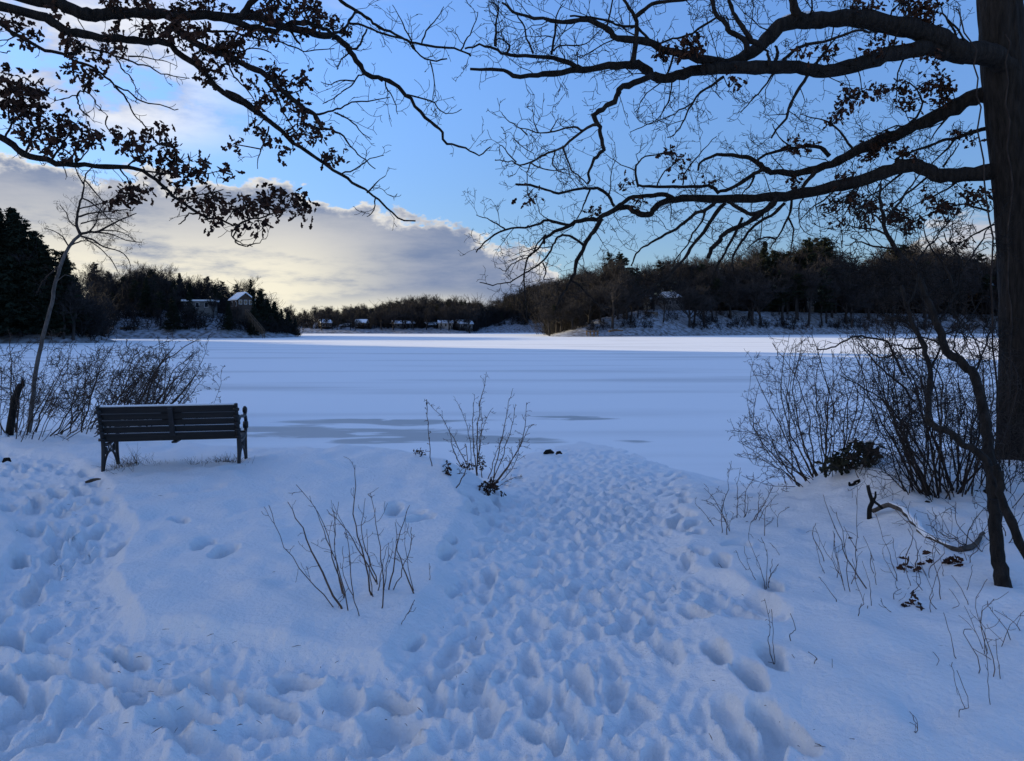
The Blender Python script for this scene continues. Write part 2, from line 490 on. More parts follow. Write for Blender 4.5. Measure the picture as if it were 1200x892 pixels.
# ------------------------------------------------------------------ lake and far terrain
def grid_obj(name, xs, ys, hfn, mat, label, drop=None):
    X, Y = np.meshgrid(xs, ys)
    H = hfn(X, Y)
    verts = np.stack([X, Y, H], -1).reshape(-1, 3)
    nr, nc = X.shape
    idx = np.arange(nr * nc).reshape(nr, nc)
    q = np.stack([idx[:-1, :-1], idx[:-1, 1:], idx[1:, 1:], idx[1:, :-1]], -1).reshape(-1, 4)
    if drop is not None:
        hz = verts[:, 2]
        q = q[(hz[q] > drop).any(1)]
    me = mesh_from(name, verts.tolist(), q.tolist(), mat, True)
    o = obj(name, me); o['kind'] = 'structure'; o['label'] = label
    return o

lx = np.concatenate([np.linspace(-900, -60, 20), np.linspace(-55, 55, 60), np.linspace(60, 900, 20)])
ly = np.concatenate([np.linspace(6, 40, 40), np.linspace(45, 900, 40)])
grid_obj('frozen_lake', lx, ly, lambda X, Y: X * 0, M['lake'], 'frozen lake under wind swept snow')

POLY = {
    'A': ([(-66, 126), (-72, 120), (-86, 119), (-94, 104), (-92, 70), (-90, 20), (-100, -60), (-330, -60), (-330, 250), (-130, 168), (-84, 143)], 9, 40),
    'B': ([(-57, 197), (-65, 173), (-92, 168), (-112, 173), (-330, 285), (-330, 430), (-150, 340), (-78, 232)], 6.5, 26),
    'C': ([(-400, 330), (-95, 313), (-20, 312), (-14, 350), (25, 362), (70, 350), (70, 720), (-420, 720)], 4.5, 60),
    'E': ([(-17, 356), (25, 363), (60, 352), (150, 420), (150, 720), (-70, 720)], 18, 85),
    'D': ([(11, 206), (21, 203), (36, 213), (76, 248), (134, 288), (232, 330), (430, 380), (430, 720), (90, 720), (26, 400), (12, 250)], 8, 14),
}
def poly_sd(poly, X, Y):
    d = np.full(X.shape, 1e9); ins = np.zeros(X.shape, bool)
    n = len(poly)
    for i in range(n):
        ax, ay = poly[i]; bx, by = poly[(i + 1) % n]
        dx, dy = bx - ax, by - ay
        t = np.clip(((X - ax) * dx + (Y - ay) * dy) / (dx * dx + dy * dy), 0, 1)
        d = np.minimum(d, np.hypot(X - ax - t * dx, Y - ay - t * dy))
        c = (ay > Y) != (by > Y)
        with np.errstate(divide='ignore', invalid='ignore'):
            xi = ax + (Y - ay) * dx / (dy if dy else 1e-9)
        ins ^= c & (X < xi)
    return np.where(ins, d, -d)

def terrain(X, Y):
    X = np.asarray(X, float); Y = np.asarray(Y, float)
    H = np.full(X.shape, -2.0)
    for k, (poly, top, run) in POLY.items():
        sd = poly_sd(poly, X, Y) + 1.2 * fbm(X * .08, Y * .08, 2)
        t = np.clip(sd / run, 0, 1)
        prof = t if k == 'D' else 1 - (1 - t) ** 1.9
        h = np.where(sd > 0, top * prof + .5, np.maximum(sd * .5, -2) + .5)
        if k == 'A':
            h = np.where(sd > 0, h + 24 * sstep(-90, -122, X) * sstep(4, 34, sd), h)
        if k == 'D':
            h = np.where(sd > 0, h * (.40 + .60 * sstep(14, 48, X)) + 9 * sstep(34, 100, sd) * sstep(20, 70, X), h)
        H = np.maximum(H, h)
    return H + np.where(H > .2, .5 * fbm(X * .12, Y * .12, 3), 0)

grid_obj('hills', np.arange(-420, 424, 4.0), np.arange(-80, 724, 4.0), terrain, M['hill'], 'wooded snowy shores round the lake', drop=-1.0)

def tz(x, y): return float(terrain(np.array([x]), np.array([y]))[0])

# ------------------------------------------------------------------ far trees
def bare_tree_meshes(seed, H=15.0, spread=1.0, fork=.4):
    r = random.Random(seed)
    tr, cr = TB(), TB()
    lean = Vector((r.gauss(0, .04), r.gauss(0, .04), 1))
    p = Vector((0, 0, -1.5)); pts = [p]; n = 6
    for i in range(n):
        p = p + (lean + Vector((r.gauss(0, .06), r.gauss(0, .06), 0))).normalized() * ((H * fork + 1.5) / n); pts.append(p)
    R = H * .021
    tr.tube(pts, [R * (1.25 - .5 * i / n) for i in range(n + 1)], 6)
    def rec(p, d, ln, rad, lev):
        q, rr = grow(p, d, ln, rad, r, 4, .16, .05, .45)
        cr.tube(q, [max(x, .021) for x in rr], 4 if lev < 2 else 3, cap=False)
        if lev >= 4: return
        k = (6, 6, 5, 4)[lev]
        for i in range(k):
            t = r.uniform(.3, 1.0) if i else 1.0
            j = min(int(t * (len(q) - 1)), len(q) - 2); f = t * (len(q) - 1) - j
            b = q[j].lerp(q[j + 1], f)
            dd = (q[j + 1] - q[j]).normalized()
            pr = Vector((r.gauss(0, 1), r.gauss(0, 1), r.gauss(.25, .8)))
            pr = (pr - dd * pr.dot(dd)).normalized()
            a = r.uniform(.35, .95) * (.4 if i == 0 else 1)
            rec(b, dd * math.cos(a) + pr * math.sin(a), ln * r.uniform(.45, .72), rr[j] * r.uniform(.45, .65), lev + 1)
    k = r.randint(4, 6)
    for i in range(k):
        an = 2 * math.pi * (i / k) + r.gauss(0, .3)
        t = r.uniform(.72, 1)
        b = pts[-1] if i == 0 else pts[int(t * n)].copy()
        a = .12 if i == 0 else r.uniform(.4, .95) * spread
        rec(b, Vector((math.cos(an) * math.sin(a), math.sin(an) * math.sin(a), math.cos(a))), H * r.uniform(.24, .33), R * .62, 0)
    top = max(v.z for v in cr.v)
    return (mesh_from('trunk', tr.v, tr.f, M['farbark']), mesh_from('crown', cr.v, cr.f, M['farbark']), top)

def conifer_meshes(seed, H=17.0, start=.3, wide=.17, shape='pine', dens=1.0):
    r = random.Random(seed)
    tr, cr = TB(), TB()
    pts = [Vector((r.gauss(0, .1), r.gauss(0, .1), -1.5 + (H + 1.2) * i / 8)) for i in range(9)]
    tr.tube(pts, [H * .014 * (1.1 - i / 8 * .95) for i in range(9)], 6)
    nb = int((70 if shape == 'pine' else 110) * dens)
    for i in range(nb):
        f = start + (1 - start) * (i + r.random()) / nb
        z = H * f
        if shape == 'pine':
            ln = H * wide * r.uniform(.45, 1.2) * (1 - ((f - start) / (1 - start)) ** 2.2 * .75)
            rise = r.uniform(-.05, .35)
        else:
            ln = H * wide * r.uniform(.7, 1.1) * (1 - (f - start) / (1 - start)) + .25
            rise = r.uniform(-.35, -.05)
        an = r.random() * 6.283
        d = Vector((math.cos(an), math.sin(an), rise))
        q, rr = grow(Vector((0, 0, z)), d, ln, .05, r, 4, .08, .03)
        cr.tube(q, rr, 3, cap=False)
        m = int(ln * 9) + 4
        for j in range(m):
            t = r.uniform(.18, 1.03) ** .8
            k = min(int(t * 4), 3)
            c = q[k].lerp(q[k + 1], min(t * 4 - k, 1.0)) + Vector((r.gauss(0, .2), r.gauss(0, .2), r.gauss(.05, .10)))
            for _ in range(3):
                u = Vector((r.gauss(0, 1), r.gauss(0, 1), r.gauss(0, .45))).normalized() * r.uniform(.3, .62)
                w = Vector((r.gauss(0, 1), r.gauss(0, 1), r.gauss(0, .6))).normalized() * r.uniform(.08, .2)
                b = len(cr.v); cr.v += [c - u * .4 + w, c - u * .4 - w, c + u]; cr.f.append((b, b + 1, b + 2))
    top = max(v.z for v in cr.v)
    return (mesh_from('trunk', tr.v, tr.f, M['farbark']), mesh_from('crown', cr.v, cr.f, M['needle']), top)

BARE = [bare_tree_meshes(20 + i, 15, (1.0, .8, 1.15, .65)[i % 4], (.38, .5, .3, .45, .55)[i % 5]) for i in range(7)]
PINE = [conifer_meshes(60 + i, 17, (.35, .5, .25)[i], .19, 'pine', (1, .8, 1.2)[i]) for i in range(3)]
SPRUCE = [conifer_meshes(70 + i, 14, .08, (.2, .24)[i], 'spruce') for i in range(2)]
HEML = [conifer_meshes(80 + i, 15, .06, (.26, .3)[i], 'spruce', 1.7) for i in range(2)]

def plant_tree(kind, x, y, height, label, cat, group, wscale=1.0):
    lib = {'bare_tree': BARE, 'pine_tree': PINE, 'spruce_tree': SPRUCE, 'hemlock_tree': HEML}[kind]
    tr, cr, top = lib[rng.randrange(len(lib))]
    t = thing(kind, label, cat, (x, y, tz(x, y) - .2), rng.random() * 6.28, group)
    s = height / top
    t.scale = (s * wscale, s * wscale, s)
    obj('trunk', tr, t); obj('crown', cr, t)
    return t

SKY_X = [-60, 0, 20, 45, 60, 90, 110, 130, 150, 180, 210, 230, 250, 280, 293, 305, 320, 335, 345, 352, 380, 400, 440, 470, 500, 520, 545, 560, 575, 600, 630, 670, 700, 712, 725, 740, 760, 790, 850, 880, 895, 920, 945, 960, 985, 1000, 1030, 1060, 1100, 1150, 1200, 1260]
SKY_Y = [225, 236, 240, 262, 288, 296, 304, 316, 312, 306, 318, 324, 322, 330, 325, 336, 346, 357, 364, 366, 360, 360, 358, 350, 346, 349, 350, 352, 356, 346, 336, 330, 318, 304, 303, 318, 314, 306, 306, 300, 288, 296, 281, 280, 300, 306, 296, 286, 292, 300, 300, 300]
def sky_top(px): return float(np.interp(px, SKY_X, SKY_Y)) - float(np.interp(px, [560, 640, 700, 880, 960, 1260], [0, 4, 9, 7, 4, 6]))

def place(px, d, drop, kind, label, cat, group, wscale=1.0, zmin=5):
    v = ray(px, HOR); x = v.x * d / v.y
    ztop = P(px, sky_top(px) + drop * .75 - (5 if kind == 'bare_tree' else 0), d).z
    h = ztop - tz(x, d) + .2
    h = max(h, zmin)
    if tz(x, d) < .1: return None
    return plant_tree(kind, x, d, h, label, cat, group, wscale)

# near left dark grove
for row, (doff, drop) in enumerate(((4, 45), (9, 22), (15, 4), (22, 0), (30, 0))):
    px = -70 + 13 * (row % 2)
    while px < 128:
        d = 122 + doff + rng.uniform(-2, 2)
        dr = drop + abs(rng.gauss(0, 7))
        kind = 'hemlock_tree' if rng.random() < .72 else 'pine_tree'
        lim = 107 + .46 * (-66 - (px - 600) / F * d)
        d = min(d, max(lim, 120 + 2.5 * rng.random()))
        if px < 112 or row < 2:
            place(px, d, dr, kind, *(('dark dense evergreen with branches to the ground in the grove behind the pale birch', 'evergreen tree', 'evergreens in the near grove') if kind == 'hemlock_tree'
                  else ('dark pine with a loose crown standing in the grove behind the pale birch', 'pine tree', 'pines in the near grove')), wscale=rng.uniform(.9, 1.2))
        px += rng.uniform(20, 32)
# off-frame and visible bare trees on the edge of the grove
for px in (48, 66, 84, 100, 115, 121):
    place(px, 120.5 + rng.uniform(0, 2.5), rng.uniform(30, 70), 'bare_tree', 'slender leafless tree at the icy edge of the dark evergreen grove', 'bare tree', 'bare trees at the edge of the grove')

# wooded point with the cottage
for row, (doff, drop) in enumerate(((3, 38), (10, 22), (19, 9), (29, 3), (40, 0))):
    px = 112 + rng.uniform(0, 12)
    while px < 352:
        sh = float(np.interp(px, [110, 276, 345], [170, 174, 197]))
        d = sh + doff + rng.uniform(-3, 3)
        rr = rng.random()
        skip = (262 < px < 300 and row < 3) or (225 < px < 250 and row < 3 and rng.random() < .75) or (row == 0 and rng.random() < .35)
        if not skip:
            kind = 'bare_tree' if rr < .52 else ('pine_tree' if rr < .88 else 'hemlock_tree')
            place(px, d, drop + abs(rng.gauss(0, 6)), kind, *{'bare_tree': ('leafless tree on the snowy slope of the point round the cottage', 'bare tree', 'bare trees on the cottage point'),
                  'pine_tree': ('dark pine on the snowy slope of the point round the cottage', 'pine tree', 'pines on the cottage point'),
                  'hemlock_tree': ('dense low evergreen on the wooded point round the cottage', 'evergreen tree', 'evergreens on the cottage point')}[kind], wscale=rng.uniform(.8, 1.15))
        px += rng.uniform(11, 20)
place(268, 176, 34, 'hemlock_tree', 'short dark evergreen below the snow roofed cottage', 'evergreen tree', None, .9, 3)
place(298, 181, 22, 'hemlock_tree', 'dark evergreen between the cottage and the top of the timber stair', 'evergreen tree', None, .8, 3)
place(277, 180, 40, 'bare_tree', 'leafless tree right in front of the cottage wall', 'bare tree', None, .9, 3)
t = place(295, 200, 0, 'spruce_tree', 'pointed dark spruce rising just behind the snow roofed cottage', 'spruce tree', None, 1.0)
for px in (306, 314, 322, 330, 338, 346):
    place(px, 190 + (px - 306) * .25, rng.uniform(4, 20), 'hemlock_tree', 'dense dark evergreen at the tip of the cottage point', 'evergreen tree', 'evergreens at the tip of the point', 1.1)

# far centre shore
for px in (374, 390, 398, 412, 418, 433, 447, 462, 478, 487, 498, 515, 529, 536, 550):
    place(px + rng.uniform(-3, 3), 318 + rng.uniform(0, 4), rng.uniform(8, 22), 'bare_tree', 'small leafless tree on the farthest shore among the little houses', 'bare tree', 'bare trees on the farthest shore', 1.2, 4)
for row, (doff, drop) in enumerate(((8, 20), (20, 10), (34, 4), (50, 1), (66, 0), (82, 0))):
    px = 338 + rng.uniform(0, 8)
    while px < 690:
        sh = float(np.interp(px, [345, 550, 562, 640, 690], [316, 316, 356, 366, 370]))
        rr = rng.random()
        if not (row == 0 and rng.random() < .35):
            kind = 'bare_tree' if rr < .74 else 'pine_tree'
            place(px, sh + doff + rng.uniform(-4, 4), drop + abs(rng.gauss(0, 3.5)), kind, *{'bare_tree': ('small leafless tree on the farthest shore among the little houses', 'bare tree', 'bare trees on the farthest shore'),
                  'pine_tree': ('small dark evergreen on the farthest shore among the little houses', 'pine tree', 'evergreens on the farthest shore')}[kind], wscale=rng.uniform(1.0, 1.4))
        px += rng.uniform(12, 20)

# right shore and hill
for row, (doff, drop) in enumerate(((3, 46), (8, 34), (14, 26), (24, 12), (36, 5), (50, 1), (60, 0), (70, 0))):
    px = 585 + rng.uniform(0, 14) + row * 3
    while px < 1260:
        sh = float(np.interp(px, [585, 645, 690, 750, 860, 1000, 1206, 1260], [262, 207, 206, 218, 248, 288, 330, 345]))
        d = sh + doff + rng.uniform(-4.5, 8)
        rr = rng.random()
        skip = (748 < px < 806 and row < 4 and rng.random() < .6) or (row == 0 and rng.random() < .3) or (px < 640)
        if 1000 < px < 1045 and row < 1 or 1085 < px < 1165 and row < 2: skip = True
        if row < 3 and rr > .85: rr = .5
        if not skip:
            dark = 880 < px < 1000
            kind = 'bare_tree' if rr < (.55 if dark else .8) else 'pine_tree'
            place(px, d, drop + abs(rng.gauss(0, 7)), kind, *{'bare_tree': ('leafless tree in the wood above the shore across the sunlit ice', 'bare tree', 'bare trees across the sunlit ice'),
                  'pine_tree': ('dark pine in the wood above the shore across the sunlit ice', 'pine tree', 'pines across the sunlit ice')}[kind], wscale=rng.uniform(1.0, 1.35))
        px += rng.uniform(8, 36)
place(713, 262, -1, 'pine_tree', 'tall ragged pine, left of a close pair on the far hilltop', 'pine tree', None, .8)
place(725, 266, 0, 'pine_tree', 'tall ragged pine, right of a close pair on the far hilltop', 'pine tree', None, .8)
for px, dd in ((893, 275), (944, 285), (957, 290)):
    pass
place(894, 285, 0, 'hemlock_tree', 'full dark evergreen with rounded top between the bare woods on the right shore', 'evergreen tree', None, .9)
place(944, 300, 0, 'pine_tree', 'tallest dark pine on the right shore, beside the full rounded evergreen', 'pine tree', None, 1.0)
place(962, 305, -1, 'pine_tree', 'broad flat topped pine, rightmost of the tall pines on the right shore', 'pine tree', None, 1.15)

# brush and saplings at the foot of the far woods: an uncountable mass
def brush(name, label, spots):
    r = random.Random(5); lib = []
    for v in range(12):
        tb = TB(); fat = 1 if v < 8 else 2.3
        for k in range(9):
            d = Vector((r.gauss(0, .4), r.gauss(0, .4), 1))
            q, rr = grow(Vector((r.gauss(0, .2), r.gauss(0, .2), 0)), d, r.uniform(.5, 1.15), .010 * fat, r, 4, .16, .03, .5)
            tb.tube(q, rr, 3, cap=False)
            for j in range(8):
                b = q[r.randint(1, 4)]
                q2, r2 = grow(b, Vector((r.gauss(0, 1), r.gauss(0, 1), r.gauss(.8, .5))), r.uniform(.12, .42), .0065 * fat, r, 3, .2, .02, .6)
                tb.tube(q2, r2, 3, cap=False)
        lib.append((np.array([tuple(a) for a in tb.v]), np.array(tb.f)))
    V = []; Fc = []; n = 0
    for (x, y, h) in spots:
        v, f = lib[r.randrange(8) if h > 4 else 8 + r.randrange(4)]; a = r.random() * 6.28; c, sn = math.cos(a), math.sin(a)
        w = h * r.uniform(.8, 1.2)
        V.append(np.stack([x + (v[:, 0] * c - v[:, 1] * sn) * w, y + (v[:, 0] * sn + v[:, 1] * c) * w, tz(x, y) - .2 + v[:, 2] * h], -1)); Fc.append(f + n); n += len(v)
    V = np.concatenate(V); Fc = np.concatenate(Fc)
    me = bpy.data.meshes.new(name)
    me.vertices.add(len(V)); me.vertices.foreach_set('co', V.astype(np.float32).ravel())
    me.loops.add(len(Fc) * 4); me.loops.foreach_set('vertex_index', Fc.astype(np.int32).ravel())
    me.polygons.add(len(Fc)); me.polygons.foreach_set('loop_start', np.arange(0, len(Fc) * 4, 4, dtype=np.int32)); me.polygons.foreach_set('loop_total', np.full(len(Fc), 4, dtype=np.int32))
    me.update(calc_edges=True); me.materials.append(M['brush'])
    o = obj(name, me); o['kind'] = 'stuff'; o['label'] = label; o['category'] = 'undergrowth'
spots = []
def brush_at(px, d, frac_lo, frac_hi, lo, hi):
    x = (px - 600) / F * d
    z = tz(x, d)
    if z < .1: return
    full = P(px, sky_top(px), d).z - z
    h = full * rng.uniform(frac_lo, frac_hi) if frac_hi else rng.uniform(lo, hi)
    spots.append((x, d, max(min(h, hi), lo)))
for i in range(700):
    px = rng.uniform(-60, 352)
    sh = float(np.interp(px, [-40, 110, 130, 276, 345], [121, 123, 170, 174, 197]))
    if px < 125 or px > 300 or rng.random() < .3: brush_at(px, sh + 1 + abs(rng.gauss(0, 12)), 0, 0, 1.5, 4.5)
    brush_at(px, sh + rng.uniform(24, 48), .35, .75, 2, 9)
    if px < 125: brush_at(px, sh + rng.uniform(0, 9), 0, 0, 2, 5); brush_at(px, sh + rng.uniform(1, 12), 0, 0, 3, 7)
for i in range(600):
    px = rng.uniform(338, 690); sh = float(np.interp(px, [345, 550, 562, 640], [315, 315, 354, 364]))
    brush_at(px, sh + abs(rng.gauss(0, 14)) + 8, 0, 0, 1.2, 3)
    brush_at(px, sh + rng.uniform(16, 85), .4, .88, 3, 13)
    if px > 550: brush_at(px, sh + rng.uniform(10, 85), .5, .9, 3, 14)
for i in range(1250):
    px = rng.uniform(560, 1240)
    if 748 < px < 806 and rng.random() < .8: continue
    sh = float(np.interp(px, [585, 645, 690, 750, 860, 1000, 1206, 1260], [262, 207, 206, 218, 248, 288, 330, 345]))
    if rng.random() < .32 and px > 690: brush_at(px, sh + abs(rng.gauss(0, 8)) + .5, 0, 0, 1.0, 3.6)
    if px > 640: brush_at(px, sh + rng.uniform(30, 78), .25, .6, 3, 10 if px > 700 else 8)
    if 640 < px < 700 and i % 3 == 0: brush_at(px, sh + rng.uniform(5, 40), 0, 0, 1, 3)
brush('undergrowth', 'leafless brush and saplings below the far woods', spots)

# ------------------------------------------------------------------ far houses
def house(name, label, px, d, w, dp, h, rh, rz, wall, nwin, zoff=0.0, chimney=False, hip=False, flat=False, zpx=None):
    v = ray(px, HOR); x = v.x * d / v.y
    z = tz(x, d) + zoff if zpx is None else P(px, zpx, d).z
    t = thing(name, label, 'house', (x, d, z), rz)
    wl = TB()
    v0 = [(-w/2, -dp/2, -3), (w/2, -dp/2, -3), (w/2, dp/2, -3), (-w/2, dp/2, -3), (-w/2, -dp/2, h), (w/2, -dp/2, h), (w/2, dp/2, h), (-w/2, dp/2, h)]
    f0 = [(0, 1, 5, 4), (1, 2, 6, 5), (2, 3, 7, 6), (3, 0, 4, 7)]
    if not hip and not flat:
        v0 += [(-w/2, 0, h + rh), (w/2, 0, h + rh)]
        f0[1] = (1, 2, 6, 9, 5); f0[3] = (3, 0, 4, 8, 7)
    else:
        f0.append((4, 5, 6, 7))
    wl.v = [Vector(a) for a in v0]; wl.f = f0
    wl.build('wall', wall, t)
    rf = TB(); o = .45; k = .28
    if flat:
        rf.box((0, 0, h + .22), (w + 2 * o, dp + 2 * o, .4))
    elif hip:
        top = [(-w/2 - o, -dp/2 - o, h + .02), (w/2 + o, -dp/2 - o, h + .02), (w/2 + o, dp/2 + o, h + .02), (-w/2 - o, dp/2 + o, h + .02), (-w/5, 0, h + rh), (w/5, 0, h + rh)]
        rf.v = [Vector(a) for a in top]; rf.f = [(0, 1, 5, 4), (1, 2, 5), (2, 3, 4, 5), (3, 0, 4), (3, 2, 1, 0)]
    else:
        sl = rh / (dp / 2); zo = h - o * sl
        for s in (-1, 1):
            b = len(rf.v)
            pr = [(-w/2 - o, s * (dp/2 + o), zo), (w/2 + o, s * (dp/2 + o), zo), (w/2 + o, 0, h + rh), (-w/2 - o, 0, h + rh)]
            rf.v += [Vector((a[0], a[1], a[2] + .03)) for a in pr] + [Vector((a[0], a[1], a[2] + .03 + k)) for a in pr]
            rf.f += [tuple(b + i for i in f) for f in ((0, 1, 2, 3), (7, 6, 5, 4), (0, 4, 5, 1), (1, 5, 6, 2), (2, 6, 7, 3), (3, 7, 4, 0))]
    r_ = rf.build('roof', M['capsnow'], t)
    if chimney:
        c = TB(); c.box((-w * .25, dp * .1, h + rh + .2), (.8, .8, 2.4)); c.build('chimney', M['stone'], r_)
    for i in range(nwin):
        cx = -w/2 + w * (i + .5) / nwin
        fr = TB(); fr.box((cx, -dp/2 - .03, h * .55), (.95, .08, 1.25))
        fo = fr.build('window', M['wall_white'], t)
        pn = TB(); pn.box((cx, -dp/2 - .075, h * .55), (.75, .03, 1.05)); pn.build('pane', M['pane'], fo)
    if not flat and not hip:
        for s in (-1, 1):
            for i in range(3):
                cy = -dp/2 + dp * (i + .5) / 3
                fr = TB(); fr.box((s * (w/2 + .03), cy, h * .7), (.08, .8, 1.1)); fo = fr.build('window', M['wall_white'], t)
                pn = TB(); pn.box((s * (w/2 + .075), cy, h * .7), (.03, .62, .9)); pn.build('pane', M['pane'], fo)
    return t

house('cottage', 'small brown cottage with snowy gable roof at the top of the timber stair', 284, 188, 5.2, 3.8, 2.6, 1.5, math.radians(-50), M['wall_brown'], 2, zpx=363)
house('low_house', 'long low grey house with flat snowy roof beside the gabled cottage', 236, 187, 6.5, 5, 2.0, .4, .08, M['wall_grey'], 3, flat=True, zpx=363)
house('hillside_house', 'large cream house with snowy hipped roof and chimney on the right shore', 783, 252, 9, 7, 3.6, 2.2, -.35, M['wall_grey'], 4, chimney=True, hip=True, zpx=362)
house('annex_house', 'narrow cream annex stepping down beside the hipped roof house', 758, 243, 2.2, 3, 5.0, .8, -.2, M['wall_cream'], 1, zpx=368)
house('shingled_house', 'grey house with snowy roof half hidden behind the tangled saplings', 1022, 325, 7, 6, 2.4, 1.7, .1, M['wall_brown'], 3, zpx=350)
house('tall_house', 'tall grey house with snowy roof close beside the oak trunk', 1146, 350, 8, 7, 4, 2.6, .15, M['wall_brown'], 3, zpx=345)
house('side_house', 'low house with snowy roof between the tall house and the tangled saplings', 1108, 345, 9, 7, 2.6, 1.8, -.1, M['wall_brown'], 3, zpx=338)
house('lodge', 'low pale lodge glimpsed under the tall pines on the right shore', 942, 304, 6, 5, 1.4, .4, 0, M['wall_grey'], 3, flat=True, zpx=359)
for px, wd, zp, mat, lab in ((381, 6, 385, 'wall_brown', 'small brown house, leftmost on the farthest shore'),
                        (407, 5, 386.5, 'wall_grey', 'tiny grey house between bare trees on the farthest shore'),
                        (424, 6, 385, 'wall_brown', 'small dark house with wide snowy roof on the farthest shore'),
                        (472, 12, 384.5, 'wall_grey', 'wide grey house with bright snowy roof in the middle of the farthest shore'),
                        (505, 8, 387, 'wall_brown', 'dark boathouse at the ice edge of the farthest shore'),
                        (522, 8, 384, 'wall_white', 'white house on the farthest shore, rightmost but one'),
                        (543, 9, 386, 'wall_grey', 'grey house with snowy roof, rightmost on the farthest shore')):
    house('lake_house', lab, px, 326 + rng.uniform(0, 9), wd * .75, 5, rng.uniform(1.6, 2.6), rng.uniform(.9, 1.6), rng.uniform(-.7, .7), M[mat], 3, zpx=zp)

# timber stair below the cottage
a = P(289, 367, 180); b = P(309, 391, 174)
st = thing('timber_stair', 'tan timber stair running down the snowy slope below the cottage', 'stair', (0, 0, 0))
tb = TB()
n = 26
for i in range(n):
    c = a.lerp(b, i / (n - 1)); tb.box(c, (.9, .8, .1))
tb.build('tread', M['wood_tan'], st)
for s in (-.65, .65):
    tb = TB(); o = Vector((0, s, 0))
    tb.tube([a + o + Vector((0, 0, .9)), b + o + Vector((0, 0, .9))], [.09, .09], 4)
    for i in range(0, n, 5):
        c = a.lerp(b, i / (n - 1)) + o; tb.tube([c - Vector((0, 0, 1.4)), c + Vector((0, 0, .9))], [.08, .08], 4)
    tb.build('railing', M['wood_tan'], st)
# terrace below the cream house
c = P(757, 366, 236)
t = thing('terrace', 'pale stone terrace with dark railing below the cream house', 'terrace', c)
tb = TB(); tb.box((0, 0, -1.2), (7, 3, 2.6)); tb.build('retaining_wall', M['stone'], t)
tb = TB(); tb.box((-4.5, -.5, -.2), (14, 2.4, .25)); tb.build('deck', M['wall_brown'], t)
tb = TB()
for i in range(12): tb.tube([Vector((-11 + i * 1.3, -1.6, -3.4)), Vector((-11 + i * 1.3, -1.6, .8))], [.07, .07], 4)
tb.tube([Vector((-11.2, -1.6, .8)), Vector((3.4, -1.6, .8))], [.07, .07], 4)
tb.build('railing', M['wall_brown'], t)
# small shore things
def dock(px, py, d, w, label, mat):
    c = P(px, py, d)
    t = thing('boat_dock', label, 'dock', c)
    tb = TB(); tb.box((0, 0, .5), (w, 2.2, .25)); tb.build('deck', M[mat], t)
    for i in range(4):
        for y in (-.9, .9):
            tb = TB(); tb.tube([Vector((-w/2 + .2 + i * (w - .4)/3, y, -1)), Vector((-w/2 + .2 + i * (w - .4)/3, y, .9))], [.1, .1], 5); tb.build('post', M[mat], t)
dock(694, 391, 205, 3.4, 'low brown dock drawn up at the ice edge on the near right point', 'wood_tan')
dock(600, 388, 362, 8, 'small dark dock on the ice below the far hill', 'wall_brown')
def log_far(px, py, d, ln, label):
    c = P(px, py, d); tb = TB(c)
    q = [c + Vector((-ln/2, 0, 0)), c + Vector((0, .3, .25)), c + Vector((ln/2, .2, .1))]
    tb.tube(q, [.35, .3, .2], 7)
    tb.tube([q[1], q[1] + Vector((.8, .1, 1.0))], [.14, .05], 5); tb.tube([q[1] + Vector((-.8, 0, -.1)), q[1] + Vector((-1.3, .1, .9))], [.12, .04], 5)
    o = tb.build('fallen_log', M['wood_tan']); o.location = c; tag(o, label, 'log')
log_far(150, 385, 172, 3.6, 'reddish fallen log low on the snowy slope past the dark grove')
log_far(722, 388, 207, 4, 'brown fallen log on the ice edge beside the low dock')

